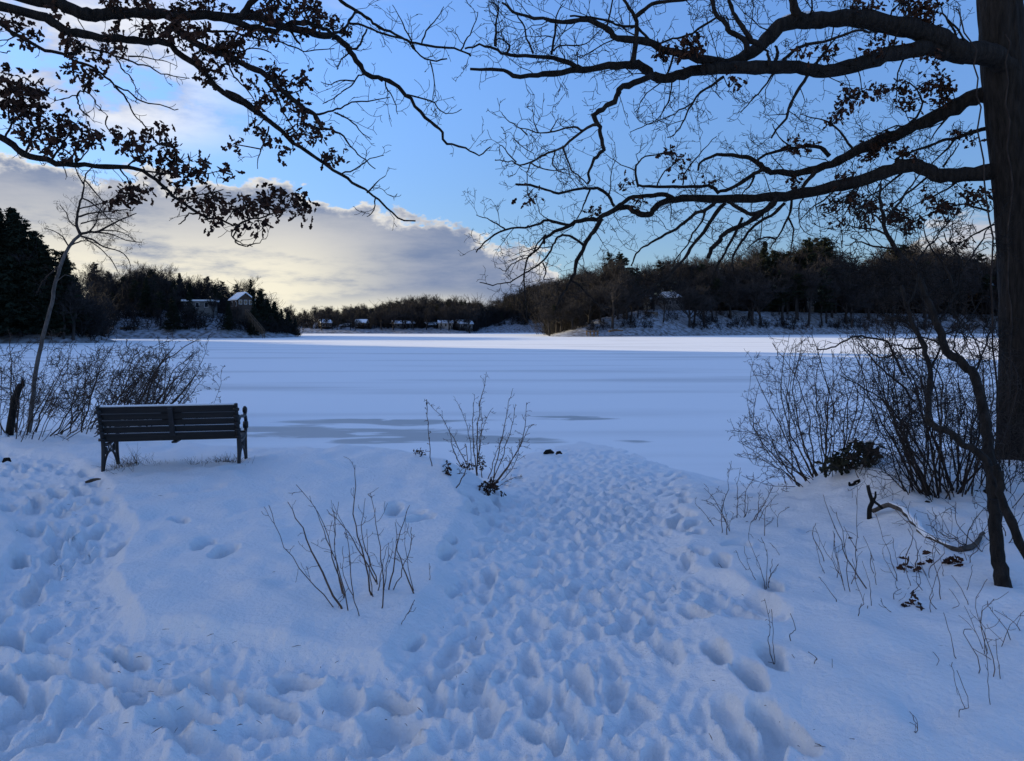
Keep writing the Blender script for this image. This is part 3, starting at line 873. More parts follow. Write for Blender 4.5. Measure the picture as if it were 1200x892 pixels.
# ------------------------------------------------------------------ park bench
def build_bench():
    bl = G(122, 556); br = G(284, 551)
    bl.z = br.z = 0
    L = 1.40
    mid = P(203, 553.5, 7.78); z0 = P(203, 553.5, 7.78).z
    ang = math.atan2(7.93 - 7.66, 1.36)
    t = thing('park_bench', 'dark slatted park bench with cast iron ends facing the frozen lake', 'bench', (mid.x, mid.y, z0), ang)
    h = L / 2
    def prof_end(sx):
        tb = TB()
        x = sx * (h - .03)
        def bar(pts, r, n=6):
            q, rr = smooth_path([Vector((x, a, b)) for a, b in pts], r if isinstance(r, list) else [r] * len(pts), 4)
            tb.tube(q, rr, n)
        # rear leg and back post
        bar([(-.06, -.22), (-.045, .0), (-.02, .18), (.0, .32), (-.03, .42), (-.075, .56), (-.12, .69), (-.135, .73)], [.022, .02, .02, .024, .022, .02, .018, .02])
        # front leg
        bar([(.47, -.22), (.455, .0), (.43, .14), (.42, .24), (.43, .34)], [.024, .018, .018, .02, .02])
        # seat rail
        bar([(-.01, .325), (.12, .30), (.28, .31), (.43, .345)], .02)
        # arch between the legs and its scrolls
        bar([(-.03, .02), (.03, .13), (.11, .2), (.2, .22), (.29, .2), (.37, .13), (.44, .02)], .013)
        bar([(.02, .3), (.07, .25), (.12, .21)], .011); bar([(.38, .31), (.33, .25), (.28, .21)], .011)
        for cy, cz, rr in ((.08, .24, .035), (.2, .265, .035), (.32, .24, .035)):
            bar([(cy + rr * math.cos(k * .785), cz + rr * math.sin(k * .785)) for k in range(9)], .008)
        # foot pads
        tb.box((x, -.06, -.215), (.06, .1, .03)); tb.box((x, .47, -.215), (.06, .1, .03))
        # knobs up the back post
        for k in range(5):
            zz = .37 + k * .075; yy = -.01 - (zz - .32) * .31
            tb.tube([Vector((x - .03, yy - .01, zz)), Vector((x + .03, yy - .01, zz))], [.018, .018], 6)
        e = tb.build('end_frame', M['iron'], t, True)
        tb = TB()
        bar2 = [(-.06, .50), (.06, .555), (.2, .56), (.34, .545), (.43, .55), (.475, .585), (.47, .62), (.44, .63), (.425, .605)]
        q, rr = smooth_path([Vector((x, a, b)) for a, b in bar2], [.018, .018, .018, .018, .02, .02, .018, .018, .016], 4)
        tb.tube(q, rr, 6)
        q, rr = smooth_path([Vector((x, a, b)) for a, b in [(.43, .34), (.47, .38), (.5, .44), (.485, .5), (.45, .53)]], [.02] * 5, 4)
        tb.tube(q, rr, 6)
        tb.tube([Vector((x - .025, .475, .43)), Vector((x + .025, .475, .43))], [.04, .04], 10)
        tb.tube([Vector((x - .022, .45, .6)), Vector((x + .022, .45, .6))], [.03, .03], 10)
        tb.build('armrest', M['iron'], e, True)
    prof_end(-1); prof_end(1)
    # back rest: five boards
    tb = TB()
    for k, zz in enumerate((.395, .468, .541, .612, .683)):
        yy = -.012 - (zz - .32) * .31
        tb.box((0, yy + .03, zz), (L - .04, .026, .062 if k < 4 else .066), 0, math.radians(16))
    tb.build('backrest', M['slat'], t)
    tb = TB()
    for k in range(6):
        tb.box((0, .03 + k * .075, .345 + (.012 if k in (0, 5) else 0)), (L - .04, .06, .028))
    tb.build('seat', M['slat'], t)
    tb = TB(); tb.box((.02, -.095, .55), (.05, .02, .31), 0, math.radians(16)); tb.box((.02, .2, .322), (.05, .42, .018)); tb.build('centre_brace', M['iron'], t)
    tb = TB(); tb.box((.02, -.062, .60), (.2, .012, .11), 0, math.radians(16)); tb.build('plaque', M['plaque'], t)
    tb = TB(); tb.box((0, -.085, .724), (L - .1, .03, .012), 0, math.radians(10)); tb.build('snow_dusting', M['capsnow'], t)
    return t
build_bench()

# tuft of dead grass and weeds showing under the bench
tb = TB(); r = random.Random(8)
for (px, py, n, hh) in ((235, 546, 60, .10), (258, 543, 80, .10), (272, 545, 80, .13), (190, 546, 40, .07), (215, 545, 45, .07), (150, 548, 60, .14), (140, 552, 60, .13), (163, 545, 40, .2)):
    for k in range(n):
        c = G(px + r.gauss(0, 8), py + r.gauss(0, 1.5)); c.z -= .01
        q, rr = grow(c, Vector((r.gauss(0, .6), r.gauss(0, .6), 1)), hh * r.uniform(.5, 1.4), .0022, r, 3, .25, -.1)
        tb.tube(q, rr, 3, cap=False)
o = tb.build('dry_grass', M['grass']); o['kind'] = 'stuff'; o['label'] = 'dead grass and weeds poking out of the snow under the bench'; o['category'] = 'grass'

# ------------------------------------------------------------------ oaks
def path3(pts, d0, d1, w0, w1, mid=None):
    n = len(pts); out = []; rad = []
    # chord-length parameter
    acc = [0]
    for a, b in zip(pts[:-1], pts[1:]): acc.append(acc[-1] + math.hypot(b[0] - a[0], b[1] - a[1]))
    for i, (x, y) in enumerate(pts):
        t = acc[i] / acc[-1]
        d = d0 + (d1 - d0) * t
        out.append(P(x, y, d)); rad.append((w0 + (w1 - w0) * t) * d / F / 2)
    return out, rad

class Oak:
    """a tree whose limbs are traced; each limb is one mesh with its side branches and twigs"""
    def __init__(s, root, seed):
        s.root = root; s.r = random.Random(seed); s.o = root.location.copy()
        s.pts = []; s.limbs = []; s.dens = 1.0
        s.leaf = TB(s.o)
    def limb(s, pts, d0, d1, w0, w1, spacing=.22, lens=(.2, .7), levels=3, t0=.15, rec=None, jit=.006, up=.05):
        p, rad = path3(pts, d0, d1, w0, w1)
        p, rad = smooth_path(p, rad, 3, jit, s.r)
        if rec is None:
            rec = {'tb': TB(s.o), 'mat': 'bark' if w0 > 4 else 'twig'}; s.limbs.append(rec)
        tb = rec['tb']
        rad = [q * (1 + s.r.gauss(0, .07)) for q in rad]
        tb.tube(p, rad, 9 if w0 > 8 else 6)
        s.pts += [(q, rec) for q in p]
        if spacing: twigs(tb, p, rad, s.r, spacing, lens, levels, t0, up=up)
        return rec
    def sub(s, rec, group, spacing=.16, lens=(.14, .5), levels=2, t0=.1):
        for (d0, d1, w0, w1, pts) in group:
            s.limb(pts, d0, d1, w0, w1, spacing, lens, levels, t0, rec=rec, jit=.004)
    def clump(s, cx, cy, rx, ry, n, size=(.040, .076)):
        n = n * s.dens
        """a bunch of dead leaves held by a twig from the nearest limb point"""
        r = s.r
        best = None
        for p, rec in s.pts:
            v = p - Vector((0, 0, CAMZ))
            f = v.y * CP - v.z * SP
            if f < .5: continue
            sx = 600 + F * v.x / f; sy = 446 - F * (v.y * SP + v.z * CP) / f
            dd = (sx - cx) ** 2 + (sy - cy) ** 2
            if best is None or dd < best[0]: best = (dd, p, rec)
        d = best[1].y; tw = best[2]['tb']
        c = P(cx, cy, d)
        if best[0] > 9:
            q, rr = smooth_path([best[1], best[1].lerp(c, .55) + Vector((r.gauss(0, .03), r.gauss(0, .03), r.gauss(0, .03))), c], [.006, .005, .004], 3)
            tw.tube(q, rr, 4)
        k = max(3, int(n / 7))
        for i in range(k):
            a = r.random() * 6.28; f = math.sqrt(r.random())
            e = P(cx + rx * f * math.cos(a), cy + ry * f * math.sin(a), d + r.gauss(0, .12))
            q, rr = grow(c, e - c, max((e - c).length, .02), .003, r, 4, .12, 0)
            tw.tube(q, [max(z, .0015) for z in rr], 3, cap=False)
            for j in range(7):
                p = q[r.randint(1, 4)] + Vector((r.gauss(0, .035), r.gauss(0, .035), r.gauss(0, .035)))
                s.leaf.leaf(p, r.uniform(*size), r)
    def finish(s):
        for rec in s.limbs:
            rec['obj'] = rec['tb'].build('limb', M[rec['mat']], s.root, True)
        if s.leaf.v: s.leaf.build('dry_leaves', M['leaf'], s.root)

def trunk_mesh(tbo, pts, rad, seed, n=40, rows=8, amp=.06):
    """tapered trunk with furrowed bark modelled as ridges"""
    p, r = smooth_path(pts, rad, rows)
    tb = TB(tbo); tb.tube(p, r, n, cap=True)
    k = len(p)
    for i in range(k):
        c = p[i] - tbo
        for j in range(n):
            v = tb.v[i * n + j]; a = 2 * math.pi * j / n
            nz = mnoise.noise(Vector((math.cos(a) * 5.5, math.sin(a) * 5.5, (v.z) * 2.2 + seed)))
            nz2 = mnoise.noise(Vector((math.cos(a) * 14, math.sin(a) * 14, v.z * 5 + seed)))
            tb.v[i * n + j] = c + (v - c) * (1 + amp * nz + amp * .7 * nz2)
    return tb

# --- right oak
TD = 7.6
tp = [(1214, 575), (1212, 540), (1208, 470), (1206, 400), (1203, 300), (1195, 205), (1184, 130), (1176, 60), (1171, -10), (1166, -120), (1158, -300), (1150, -520)]
tw = [104, 82, 66, 60, 58, 55, 50, 45, 44, 40, 32, 18]
tpts = [P(x, y, TD) for x, y in tp]; tr = [w * TD / F / 2 for w in tw]
tpts[0].z -= .12
oak = thing('oak_tree', 'big dark oak with furrowed trunk and long bare limbs reaching over the lake', 'tree', (tpts[0].x, tpts[0].y, tpts[0].z))
R = Oak(oak, 5)
trunk_mesh(R.o, tpts, tr, 3, 56, 12).build('trunk', M['bark'], oak, True)
R1 = R.limb([(1186, 84), (1168, 68), (1150, 62), (1123, 61), (1103, 46), (1076, 36), (1049, 30), (1019, 25), (988, 22), (961, 24), (935, 25), (914, 31), (898, 47), (881, 61), (861, 72), (834, 79), (800, 86), (784, 91), (767, 89), (757, 81), (740, 77), (713, 77), (686, 82), (676, 82), (649, 86), (629, 88), (602, 88), (588, 82), (551, 81)], 7.5, 6.4, 26, 3, .15, (.25, .9), 3, .25)
R.limb([(1130, 66), (1105, 60), (1086, 57), (1056, 61), (1029, 69), (1002, 76), (978, 82), (958, 84), (935, 79), (908, 79), (874, 79), (840, 80), (825, 82)], 7.45, 6.7, 18, 13, .18, (.25, .8), 3, .2)
R.limb([(850, 76), (825, 70), (800, 64), (774, 56), (757, 49), (723, 45), (713, 34), (696, 25), (669, 25), (635, 23), (609, 18), (588, 3)], 6.8, 6.2, 11, 2.2, .16, (.25, .85), 3, .2)
R.sub(R1, [
    (6.6, 6.3, 6, 2, [(679, 82), (662, 71), (642, 67), (615, 66), (592, 64), (580, 56), (562, 54), (545, 57)]),
    (6.3, 6.2, 3, 1.2, [(594, 62), (597, 52), (584, 45), (581, 55)]),
    (6.3, 6.0, 3, 1.2, [(580, 54), (581, 30), (583, 8), (573, 2)]),
    (6.6, 6.4, 6.5, 3, [(741, 74), (745, 52), (746, 30), (743, 18), (734, 5), (726, -10)]),
    (6.4, 6.2, 5, 3, [(744, 20), (757, 11), (770, 3), (800, 0), (830, -6)]),
    (6.6, 6.4, 3.5, 2, [(763, 50), (752, 38), (745, 30), (725, 29), (713, 25), (690, 20), (668, 19)]),
    (6.6, 6.3, 3, 1, [(646, 64), (650, 40), (652, 18), (660, 4)]),
    (6.5, 6.3, 2.4, 1, [(625, 63), (617, 44), (612, 26), (600, 12), (592, 0)]),
    (6.4, 6.2, 2, .8, [(649, 60), (657, 54), (680, 54), (693, 45), (704, 35)]),
    (6.6, 6.6, 7, 3, [(892, 52), (881, 47), (873, 36), (864, 24), (857, 8), (852, -12)]),
    (6.6, 6.6, 7, 4, [(876, 62), (872, 46), (855, 38), (850, 26), (840, 18), (836, 4), (833, -8)]),
    (6.6, 6.6, 3, 2, [(842, 18), (825, 30), (805, 42), (788, 46), (770, 52)]),
    (7.0, 7.0, 11, 8, [(938, 22), (931, 10), (926, -12)]),
    (6.9, 6.9, 4, 2.5, [(918, 70), (930, 60), (945, 53), (965, 49), (985, 42), (1005, 36), (1020, 38)]),
    (6.9, 6.9, 4.5, 3, [(906, 76), (912, 62), (908, 54)]), (6.8, 6.8, 4.5, 3, [(902, 78), (900, 64), (894, 56)]),
    (7.0, 6.8, 4, 2, [(948, 86), (938, 102), (926, 122), (920, 140), (910, 152), (904, 162)]),
    (7.0, 7.0, 3, 1.2, [(956, 76), (970, 56), (985, 38)]),
    (6.9, 6.9, 2.4, 1, [(908, 84), (893, 105), (880, 118), (868, 132)]),
    (6.6, 6.5, 3.6, 1.2, [(848, 90), (834, 100), (816, 114), (808, 128), (800, 144), (790, 158), (782, 161)]),
    (6.5, 6.4, 2, .9, [(812, 120), (796, 130), (780, 138), (760, 146)]),
    (6.7, 6.7, 2, .9, [(788, 94), (786, 110), (780, 126), (770, 140), (752, 149), (738, 155)]),
    (7.3, 7.3, 3.5, 1.2, [(1125, 52), (1118, 38), (1108, 20), (1102, 8)]), (7.3, 7.3, 3, 1, [(1134, 56), (1122, 34), (1104, 16)]),
], .13, (.18, .62), 3)
R.limb([(765, 88), (743, 98), (726, 104), (720, 118), (706, 128), (696, 135), (699, 145), (704, 158), (706, 175), (696, 186), (691, 200), (689, 215)], 6.6, 6.3, 8, 3, .16, (.15, .45), 3, .2)
l = R.limb([(699, 146), (683, 153), (659, 172), (632, 185), (615, 192), (600, 190), (580, 188)], 6.35, 6.1, 4, 1.2, .10, (.15, .45), 3, .1)
R.sub(l, [
    (6.3, 6.1, 2.6, 1, [(683, 153), (672, 149), (656, 153), (635, 156), (620, 152), (608, 150)]),
    (6.3, 6.1, 2.6, 1.2, [(659, 172), (664, 185), (669, 198), (680, 208), (689, 218)]),
    (6.2, 6.0, 2, .8, [(640, 182), (628, 186), (619, 198), (618, 212), (619, 230)]),
    (6.2, 6.1, 2, .8, [(650, 178), (648, 190), (655, 200), (670, 205)]),
    (6.1, 6.0, 1.8, .8, [(618, 158), (605, 148), (594, 140), (588, 132)]),
    (6.1, 6.0, 1.8, .7, [(622, 190), (630, 196), (650, 200), (668, 198)]),
    (6.2, 6.0, 1.8, .7, [(605, 190), (595, 180), (586, 170), (586, 182)]),
    (6.2, 6.1, 1.4, .7, [(602, 162), (612, 172), (626, 180)]),
    (6.2, 6.1, 1.6, .7, [(630, 156), (626, 140), (624, 128)]), (6.2, 6.1, 1.6, .7, [(645, 154), (652, 142), (655, 134)]),
], .09, (.1, .32), 2)
# middle limb
R2 = R.limb([(1172, 105), (1153, 111), (1136, 116), (1113, 129), (1089, 141), (1066, 151), (1042, 160), (1022, 168), (1002, 178), (982, 188), (958, 198), (931, 204), (918, 202), (898, 200), (891, 193), (884, 188), (867, 183), (840, 182), (822, 190), (818, 200)], 7.7, 8.6, 19, 2.5, .15, (.25, .85), 3, .15)
R.sub(R2, [
    (8.2, 8.3, 5, 3, [(905, 202), (893, 200), (880, 206), (867, 215), (844, 225), (838, 222), (830, 219), (800, 219), (770, 219), (748, 217)]),
    (8.3, 8.3, 3, 1.2, [(748, 219), (745, 205), (746, 194), (757, 183), (775, 180), (788, 178)]),
    (8.3, 8.3, 2, .9, [(800, 217), (803, 204), (812, 190), (824, 176), (840, 160)]),
    (8.3, 8.3, 2, .8, [(770, 218), (776, 205), (790, 192), (804, 180)]),
    (8.2, 8.2, 5, 2.5, [(972, 183), (961, 173), (945, 171), (928, 174), (910, 177), (893, 183), (886, 192)]),
    (8.2, 8.2, 3, 1, [(884, 206), (880, 216), (870, 226), (866, 234)]),
    (8.0, 8.0, 6, 4, [(958, 200), (948, 210), (940, 220)]),
    (7.9, 7.9, 3, 1, [(1000, 175), (990, 162), (980, 150), (968, 142), (952, 138), (938, 134)]),
    (7.9, 7.8, 3, 1.2, [(1060, 150), (1080, 128), (1075, 105), (1060, 95)]),
    (8.0, 8.0, 2, .8, [(928, 174), (912, 160), (905, 145)]),
    (7.8, 7.9, 5, 2, [(1164, 150), (1150, 152), (1123, 161), (1105, 165), (1090, 170), (1069, 178), (1050, 186)]),
    (7.8, 7.9, 3, 1.2, [(1120, 162), (1108, 176), (1096, 188), (1088, 198)]),
    (7.8, 7.9, 3, 1, [(1110, 138), (1098, 152), (1090, 165)]),
    (7.8, 7.9, 2.5, 1, [(1075, 150), (1050, 148), (1030, 156), (1010, 162)]),
], .13, (.18, .62), 3)
# lower limb
R3 = R.limb([(1190, 203), (1163, 202), (1130, 205), (1103, 206), (1086, 199), (1069, 194), (1046, 198), (1015, 209), (988, 217), (955, 224), (921, 229), (884, 232), (844, 234), (800, 233), (784, 235), (770, 241), (763, 249), (752, 251), (742, 248), (736, 243), (725, 245), (712, 250), (700, 257), (686, 257), (670, 263), (655, 270), (640, 278), (637, 286)], 7.6, 8.8, 19, 3.2, .16, (.25, .85), 3, .15)
R.sub(R3, [
    (8.4, 8.5, 5, 4, [(790, 233), (780, 228), (765, 229), (742, 231), (730, 238), (718, 246), (706, 254)]),
    (8.5, 8.5, 3.6, 2.4, [(720, 242), (713, 229), (704, 222), (692, 221), (680, 221), (655, 226), (640, 222), (620, 217), (604, 216)]),
    (8.5, 8.4, 2.4, 1, [(692, 221), (686, 236), (680, 250), (673, 262)]),
    (8.6, 8.6, 3.6, 1.6, [(668, 264), (652, 261), (640, 258), (633, 262), (615, 267), (592, 269), (575, 279), (566, 286), (558, 296)]),
    (8.6, 8.6, 2, .8, [(592, 269), (582, 262), (570, 256), (558, 252)]),
    (8.5, 8.5, 5.5, 3.6, [(705, 256), (698, 268), (690, 279), (683, 293), (676, 306), (673, 320), (669, 328)]),
    (8.5, 8.5, 3, 1, [(669, 328), (662, 340), (655, 352), (652, 362)]), (8.5, 8.5, 2.6, 1, [(669, 328), (680, 336), (690, 346), (700, 356), (708, 368)]),
    (8.5, 8.5, 3, 1.2, [(684, 288), (674, 280), (664, 276), (656, 276), (650, 284), (645, 293), (638, 304), (627, 313), (615, 320), (602, 329), (590, 332), (578, 334), (562, 331)]),
    (8.6, 8.6, 2.6, 1, [(638, 280), (632, 290), (625, 296), (618, 303), (615, 316), (614, 330), (616, 350), (617, 374)]),
    (8.6, 8.6, 2.2, .8, [(640, 275), (630, 285), (622, 300), (612, 304), (600, 310), (592, 318), (585, 314)]),
    (8.6, 8.6, 2, .8, [(636, 308), (640, 318), (638, 328), (650, 326)]),
    (8.1, 8.2, 6, 4, [(912, 231), (902, 243), (888, 250), (876, 250), (860, 240), (852, 236)]),
    (8.1, 8.2, 6, 5, [(908, 236), (894, 249), (880, 258), (866, 266), (847, 275), (843, 283), (834, 292), (830, 303)]),
    (8.1, 8.2, 4, 2, [(920, 238), (908, 250), (894, 258), (880, 268), (872, 280), (863, 292), (858, 306), (860, 318)]),
    (8.1, 8.2, 4, 2, [(870, 255), (862, 272), (852, 292), (845, 304), (836, 320), (833, 332)]),
    (8.2, 8.3, 5, 2.4, [(850, 238), (842, 246), (834, 258), (825, 272), (813, 286), (803, 302), (792, 314), (780, 326), (764, 336), (745, 348)]),
    (8.2, 8.3, 4.5, 1.6, [(838, 237), (828, 246), (816, 249), (806, 258), (792, 268), (775, 278), (758, 287), (748, 294), (742, 306), (740, 312)]),
    (8.2, 8.3, 3, 1.2, [(828, 244), (822, 260), (812, 274), (806, 286), (796, 298), (790, 308)]),
    (8.2, 8.2, 3.4, 1.4, [(928, 230), (926, 248), (920, 262), (914, 274), (908, 282), (902, 292)]),
    (8.2, 8.2, 2.4, 1, [(924, 256), (930, 268), (928, 284), (926, 300)]), (8.2, 8.2, 2.4, 1, [(908, 280), (898, 278), (884, 284), (874, 292)]),
    (8.0, 8.0, 3, 1, [(1060, 200), (1040, 216), (1020, 230), (1000, 242)]),
    (8.0, 8.0, 3, 1, [(1090, 205), (1070, 222), (1050, 236), (1035, 250)]), (7.8, 7.9, 2.6, 1, [(1130, 206), (1110, 222), (1085, 234), (1060, 246)]),
    (7.8, 7.9, 2.6, 1, [(1160, 248), (1130, 240), (1100, 246), (1075, 258)]),
    (7.9, 7.9, 2.4, .9, [(1168, 262), (1140, 276), (1120, 288), (1108, 302)]),
    (8.0, 8.0, 2.5, 1, [(1105, 196), (1116, 180), (1124, 168)]), (8.0, 8.0, 2.4, .9, [(985, 218), (965, 234), (950, 244), (938, 258)]),
    (8.0, 8.0, 2.4, .9, [(1010, 212), (995, 228), (975, 240), (962, 252)]),
], .13, (.18, .62), 3)
for c in ((995, 115, 14, 16, 70), (1010, 108, 9, 9, 40), (1033, 108, 7, 11, 35), (1056, 108, 12, 15, 60), (1066, 122, 14, 9, 50), (1090, 100, 12, 16, 70), (1108, 105, 12, 12, 70), (1102, 92, 8, 8, 30), (1100, 120, 16, 8, 60),
          (978, 138, 10, 7, 40), (985, 128, 7, 7, 28), (940, 170, 16, 7, 60), (928, 172, 6, 6, 20), (1030, 172, 16, 10, 80), (1020, 182, 18, 8, 60), (1040, 160, 14, 8, 50), (930, 212, 8, 10, 42),
          (972, 238, 14, 6, 40), (1000, 232, 22, 12, 110), (1020, 240, 12, 10, 60), (1048, 250, 14, 10, 90), (1058, 255, 10, 7, 50), (1088, 228, 8, 7, 40), (1112, 240, 14, 9, 60), (1100, 244, 10, 8, 50), (1130, 224, 8, 8, 32), (1142, 228, 9, 7, 36), (1152, 226, 5, 8, 22),
          (1124, 157, 7, 5, 22), (1138, 162, 7, 6, 24), (812, 52, 10, 13, 70), (800, 62, 12, 7, 40), (782, 60, 10, 8, 34), (775, 66, 4, 6, 12), (942, 66, 6, 5, 18), (970, 60, 7, 5, 20), (1036, 44, 12, 7, 40), (1050, 54, 8, 5, 24), (1022, 60, 18, 4, 40), (1092, 66, 20, 5, 46),
          (1018, 8, 14, 10, 50), (1082, 8, 24, 12, 120), (1092, 22, 12, 8, 50), (1060, 4, 20, 6, 50), (1002, 4, 10, 8, 30), (785, 178, 8, 6, 32), (796, 187, 5, 3, 10), (836, 212, 9, 5, 26), (800, 206, 6, 6, 18), (734, 214, 6, 7, 16), (748, 238, 7, 4, 14), (698, 246, 5, 3, 9), (620, 232, 4, 3, 10),
          (860, 96, 4, 6, 12), (985, 262, 5, 4, 12), (1013, 260, 8, 5, 24), (1063, 265, 6, 4, 16), (1076, 261, 6, 5, 18), (1160, 238, 4, 5, 10), (1130, 286, 5, 4, 12), (990, 205, 10, 6, 36), (1060, 180, 14, 6, 44), (1006, 250, 12, 7, 40)):
    R.clump(*c)
R.finish()
# strip of snow lying on the upper limb
p, rad = path3([(908, 29), (918, 22), (935, 17.5), (955, 16.5), (968, 17)], 7.04, 7.14, 2, 3)
p, rad = smooth_path(p, [.012, .022, .028, .024, .008], 3)
tb = TB(R.o); tb.tube(p, rad, 7); tb.build('snow_cap', M['capsnow'], R1['obj'], True)

# --- left oak (trunk stands outside the frame on the left)
lt = P(-170, 640, 5.6)
LX, LY = -5.35, 5.6
LZ = gz(LX, LY)
oakl = thing('oak_tree', 'oak whose leafy dark boughs hang in from the side above the bench', 'tree', (LX, LY, LZ - .1))
Lk = Oak(oakl, 9); Lk.dens = .68
trunk_mesh(Lk.o, [Vector((LX, LY, LZ - .1)), Vector((LX + .02, LY, LZ + .5)), Vector((LX + .05, LY, LZ + 1.8)), Vector((LX, LY, LZ + 3.2)), Vector((LX - .1, LY, LZ + 5)), Vector((LX - .2, LY, LZ + 8))], [.42, .32, .28, .26, .2, .08], 8, 32, 6).build('trunk', M['bark'], oakl, True)
def W(x, y, z):
    v = Vector((x, y, z - CAMZ)); f = v.y * CP - v.z * SP
    return (600 + F * v.x / f, 446 - F * (v.y * SP + v.z * CP) / f)
t1 = W(LX, LY, 4.9); t2 = W(LX, LY, 4.7); t3 = W(LX, LY, 4.1); t4 = W(LX, LY, 3.5)
L1 = Lk.limb([t1, (-120, -30), (-40, -22), (30, -4), (67, 4), (91, 14), (107, 18), (121, 16), (151, 15), (182, 17), (212, 18), (240, 18), (267, 20), (289, 18), (309, 22), (329, 31), (353, 35), (374, 41), (390, 41), (396, 45), (406, 54), (418, 71), (428, 85), (440, 92), (450, 92), (467, 104), (481, 116), (498, 138), (514, 151), (524, 168), (545, 173), (561, 182), (575, 172)], 5.6, 7.0, 22, 1.4, .17, (.15, .55), 3, .3)
L2 = Lk.limb([t2, (-100, 0), (-50, 3), (0, 7), (44, 18), (67, 29), (91, 40), (118, 44), (148, 45), (172, 50), (192, 49), (215, 66), (236, 82), (262, 108), (296, 128), (323, 148), (343, 167), (370, 185), (400, 204), (420, 219), (444, 235), (467, 256), (487, 259)], 5.6, 6.8, 15, 1.6, .2, (.15, .45), 3, .35)
L3 = Lk.limb([t3, (-80, 10), (-40, 14), (0, 28), (17, 40), (44, 55), (67, 62), (88, 71), (111, 81), (124, 91), (136, 101), (150, 107), (165, 118), (188, 124), (209, 128)], 5.6, 6.2, 9, 1, .2, (.12, .35), 2, .4)
L4 = Lk.limb([t4, (-110, 130), (-50, 140), (0, 160), (20, 175), (44, 185), (77, 193), (111, 195), (148, 196), (175, 205), (192, 219), (209, 235), (236, 251), (259, 259), (276, 266), (274, 278), (280, 286), (289, 289)], 5.5, 6.1, 13, 1.4, .16, (.12, .4), 2, .4)
Lk.sub(L1, [
    (6.0, 6.3, 8, 4, [(262, 20), (285, 29), (305, 34), (321, 37), (329, 32), (345, 27), (361, 28), (378, 33), (389, 40)]),
    (6.3, 6.4, 3.5, 3, [(390, 41), (402, 35), (410, 24), (419, 14)]),
    (6.4, 6.6, 4, 2, [(392, -8), (400, 1), (418, 14), (432, 21), (440, 30), (457, 37), (477, 47), (494, 52), (518, 55), (538, 58), (552, 66)]),
    (6.4, 6.6, 2.6, 1.6, [(408, 27), (425, 30), (440, 36), (457, 42), (477, 47), (487, 60), (504, 72), (524, 69)]),
    (6.6, 6.6, 1.8, .8, [(504, 72), (509, 98), (507, 118)]),
    (6.4, 6.4, 3, 2, [(398, 46), (404, 52), (412, 56), (418, 57), (424, 48), (430, 34)]),
    (6.7, 6.8, 2, .9, [(477, 111), (504, 118), (518, 131), (530, 133), (541, 128)]),
    (6.5, 6.5, 2, .8, [(430, 86), (420, 90), (412, 100), (404, 106), (396, 112), (378, 122)]),
    (6.5, 6.5, 1.8, .8, [(416, 95), (400, 94), (388, 99), (376, 96)]),
    (6.5, 6.5, 2, .8, [(412, 62), (400, 70), (395, 82)]),
    (6.2, 6.3, 3, 1, [(232, 36), (250, 37), (268, 37), (290, 42), (310, 46), (330, 50), (350, 58), (360, 60), (392, 57)]),
    (6.3, 6.3, 3.5, 2, [(340, 36), (346, 44), (352, 52)]),
    (6.0, 6.0, 8, 6, [(284, 20), (290, 8), (300, -2), (310, -12)]), (6.0, 6.0, 5, 3, [(330, -14), (320, -2), (312, 6)]),
    (6.6, 6.7, 1.8, .8, [(450, 92), (455, 106), (462, 118), (466, 134)]),
    (6.6, 6.8, 2, .8, [(487, 60), (478, 40), (470, 22), (460, 6)]), (6.6, 6.8, 2, .8, [(494, 52), (500, 36), (512, 22), (520, 8)]), (6.6, 6.8, 1.8, .8, [(540, 59), (548, 44), (556, 30), (560, 14)]),
], .13, (.1, .4), 2)
Lk.sub(L2, [
    (6.0, 6.3, 8, 5, [(200, 30), (209, 37), (236, 54), (262, 64), (277, 70), (289, 77), (304, 84), (316, 91), (328, 104), (343, 116), (357, 128), (368, 134), (378, 152)]),
    (6.3, 6.6, 2.6, 1, [(370, 134), (385, 132), (400, 126), (412, 121), (430, 118), (457, 114)]),
    (6.3, 6.6, 2.6, 1, [(378, 152), (390, 152), (402, 160), (415, 176), (428, 188), (440, 198)]),
    (6.3, 6.6, 2, .8, [(392, 132), (408, 140), (420, 152), (435, 164)]),
    (6.2, 6.4, 6, 3, [(264, 108), (280, 114), (298, 127), (316, 142), (335, 158), (345, 166)]),
    (6.2, 6.3, 3, 1.2, [(310, 94), (318, 104), (326, 116), (331, 130), (340, 144), (347, 156)]),
    (6.2, 6.2, 2.2, 1, [(268, 74), (272, 86), (282, 98), (296, 114), (300, 122)]),
    (6.2, 6.2, 2.4, 1, [(260, 64), (282, 62), (290, 57), (305, 58), (318, 62)]),
    (6.3, 6.3, 2, .9, [(315, 148), (310, 166), (304, 180), (302, 198)]),
    (6.5, 6.6, 2, .8, [(400, 204), (416, 198), (434, 186), (450, 182)]), (6.5, 6.6, 2, .8, [(430, 226), (442, 214), (452, 206)]),
    (6.6, 6.7, 1.8, .8, [(440, 232), (438, 246), (430, 254)]),
], .13, (.1, .36), 2)
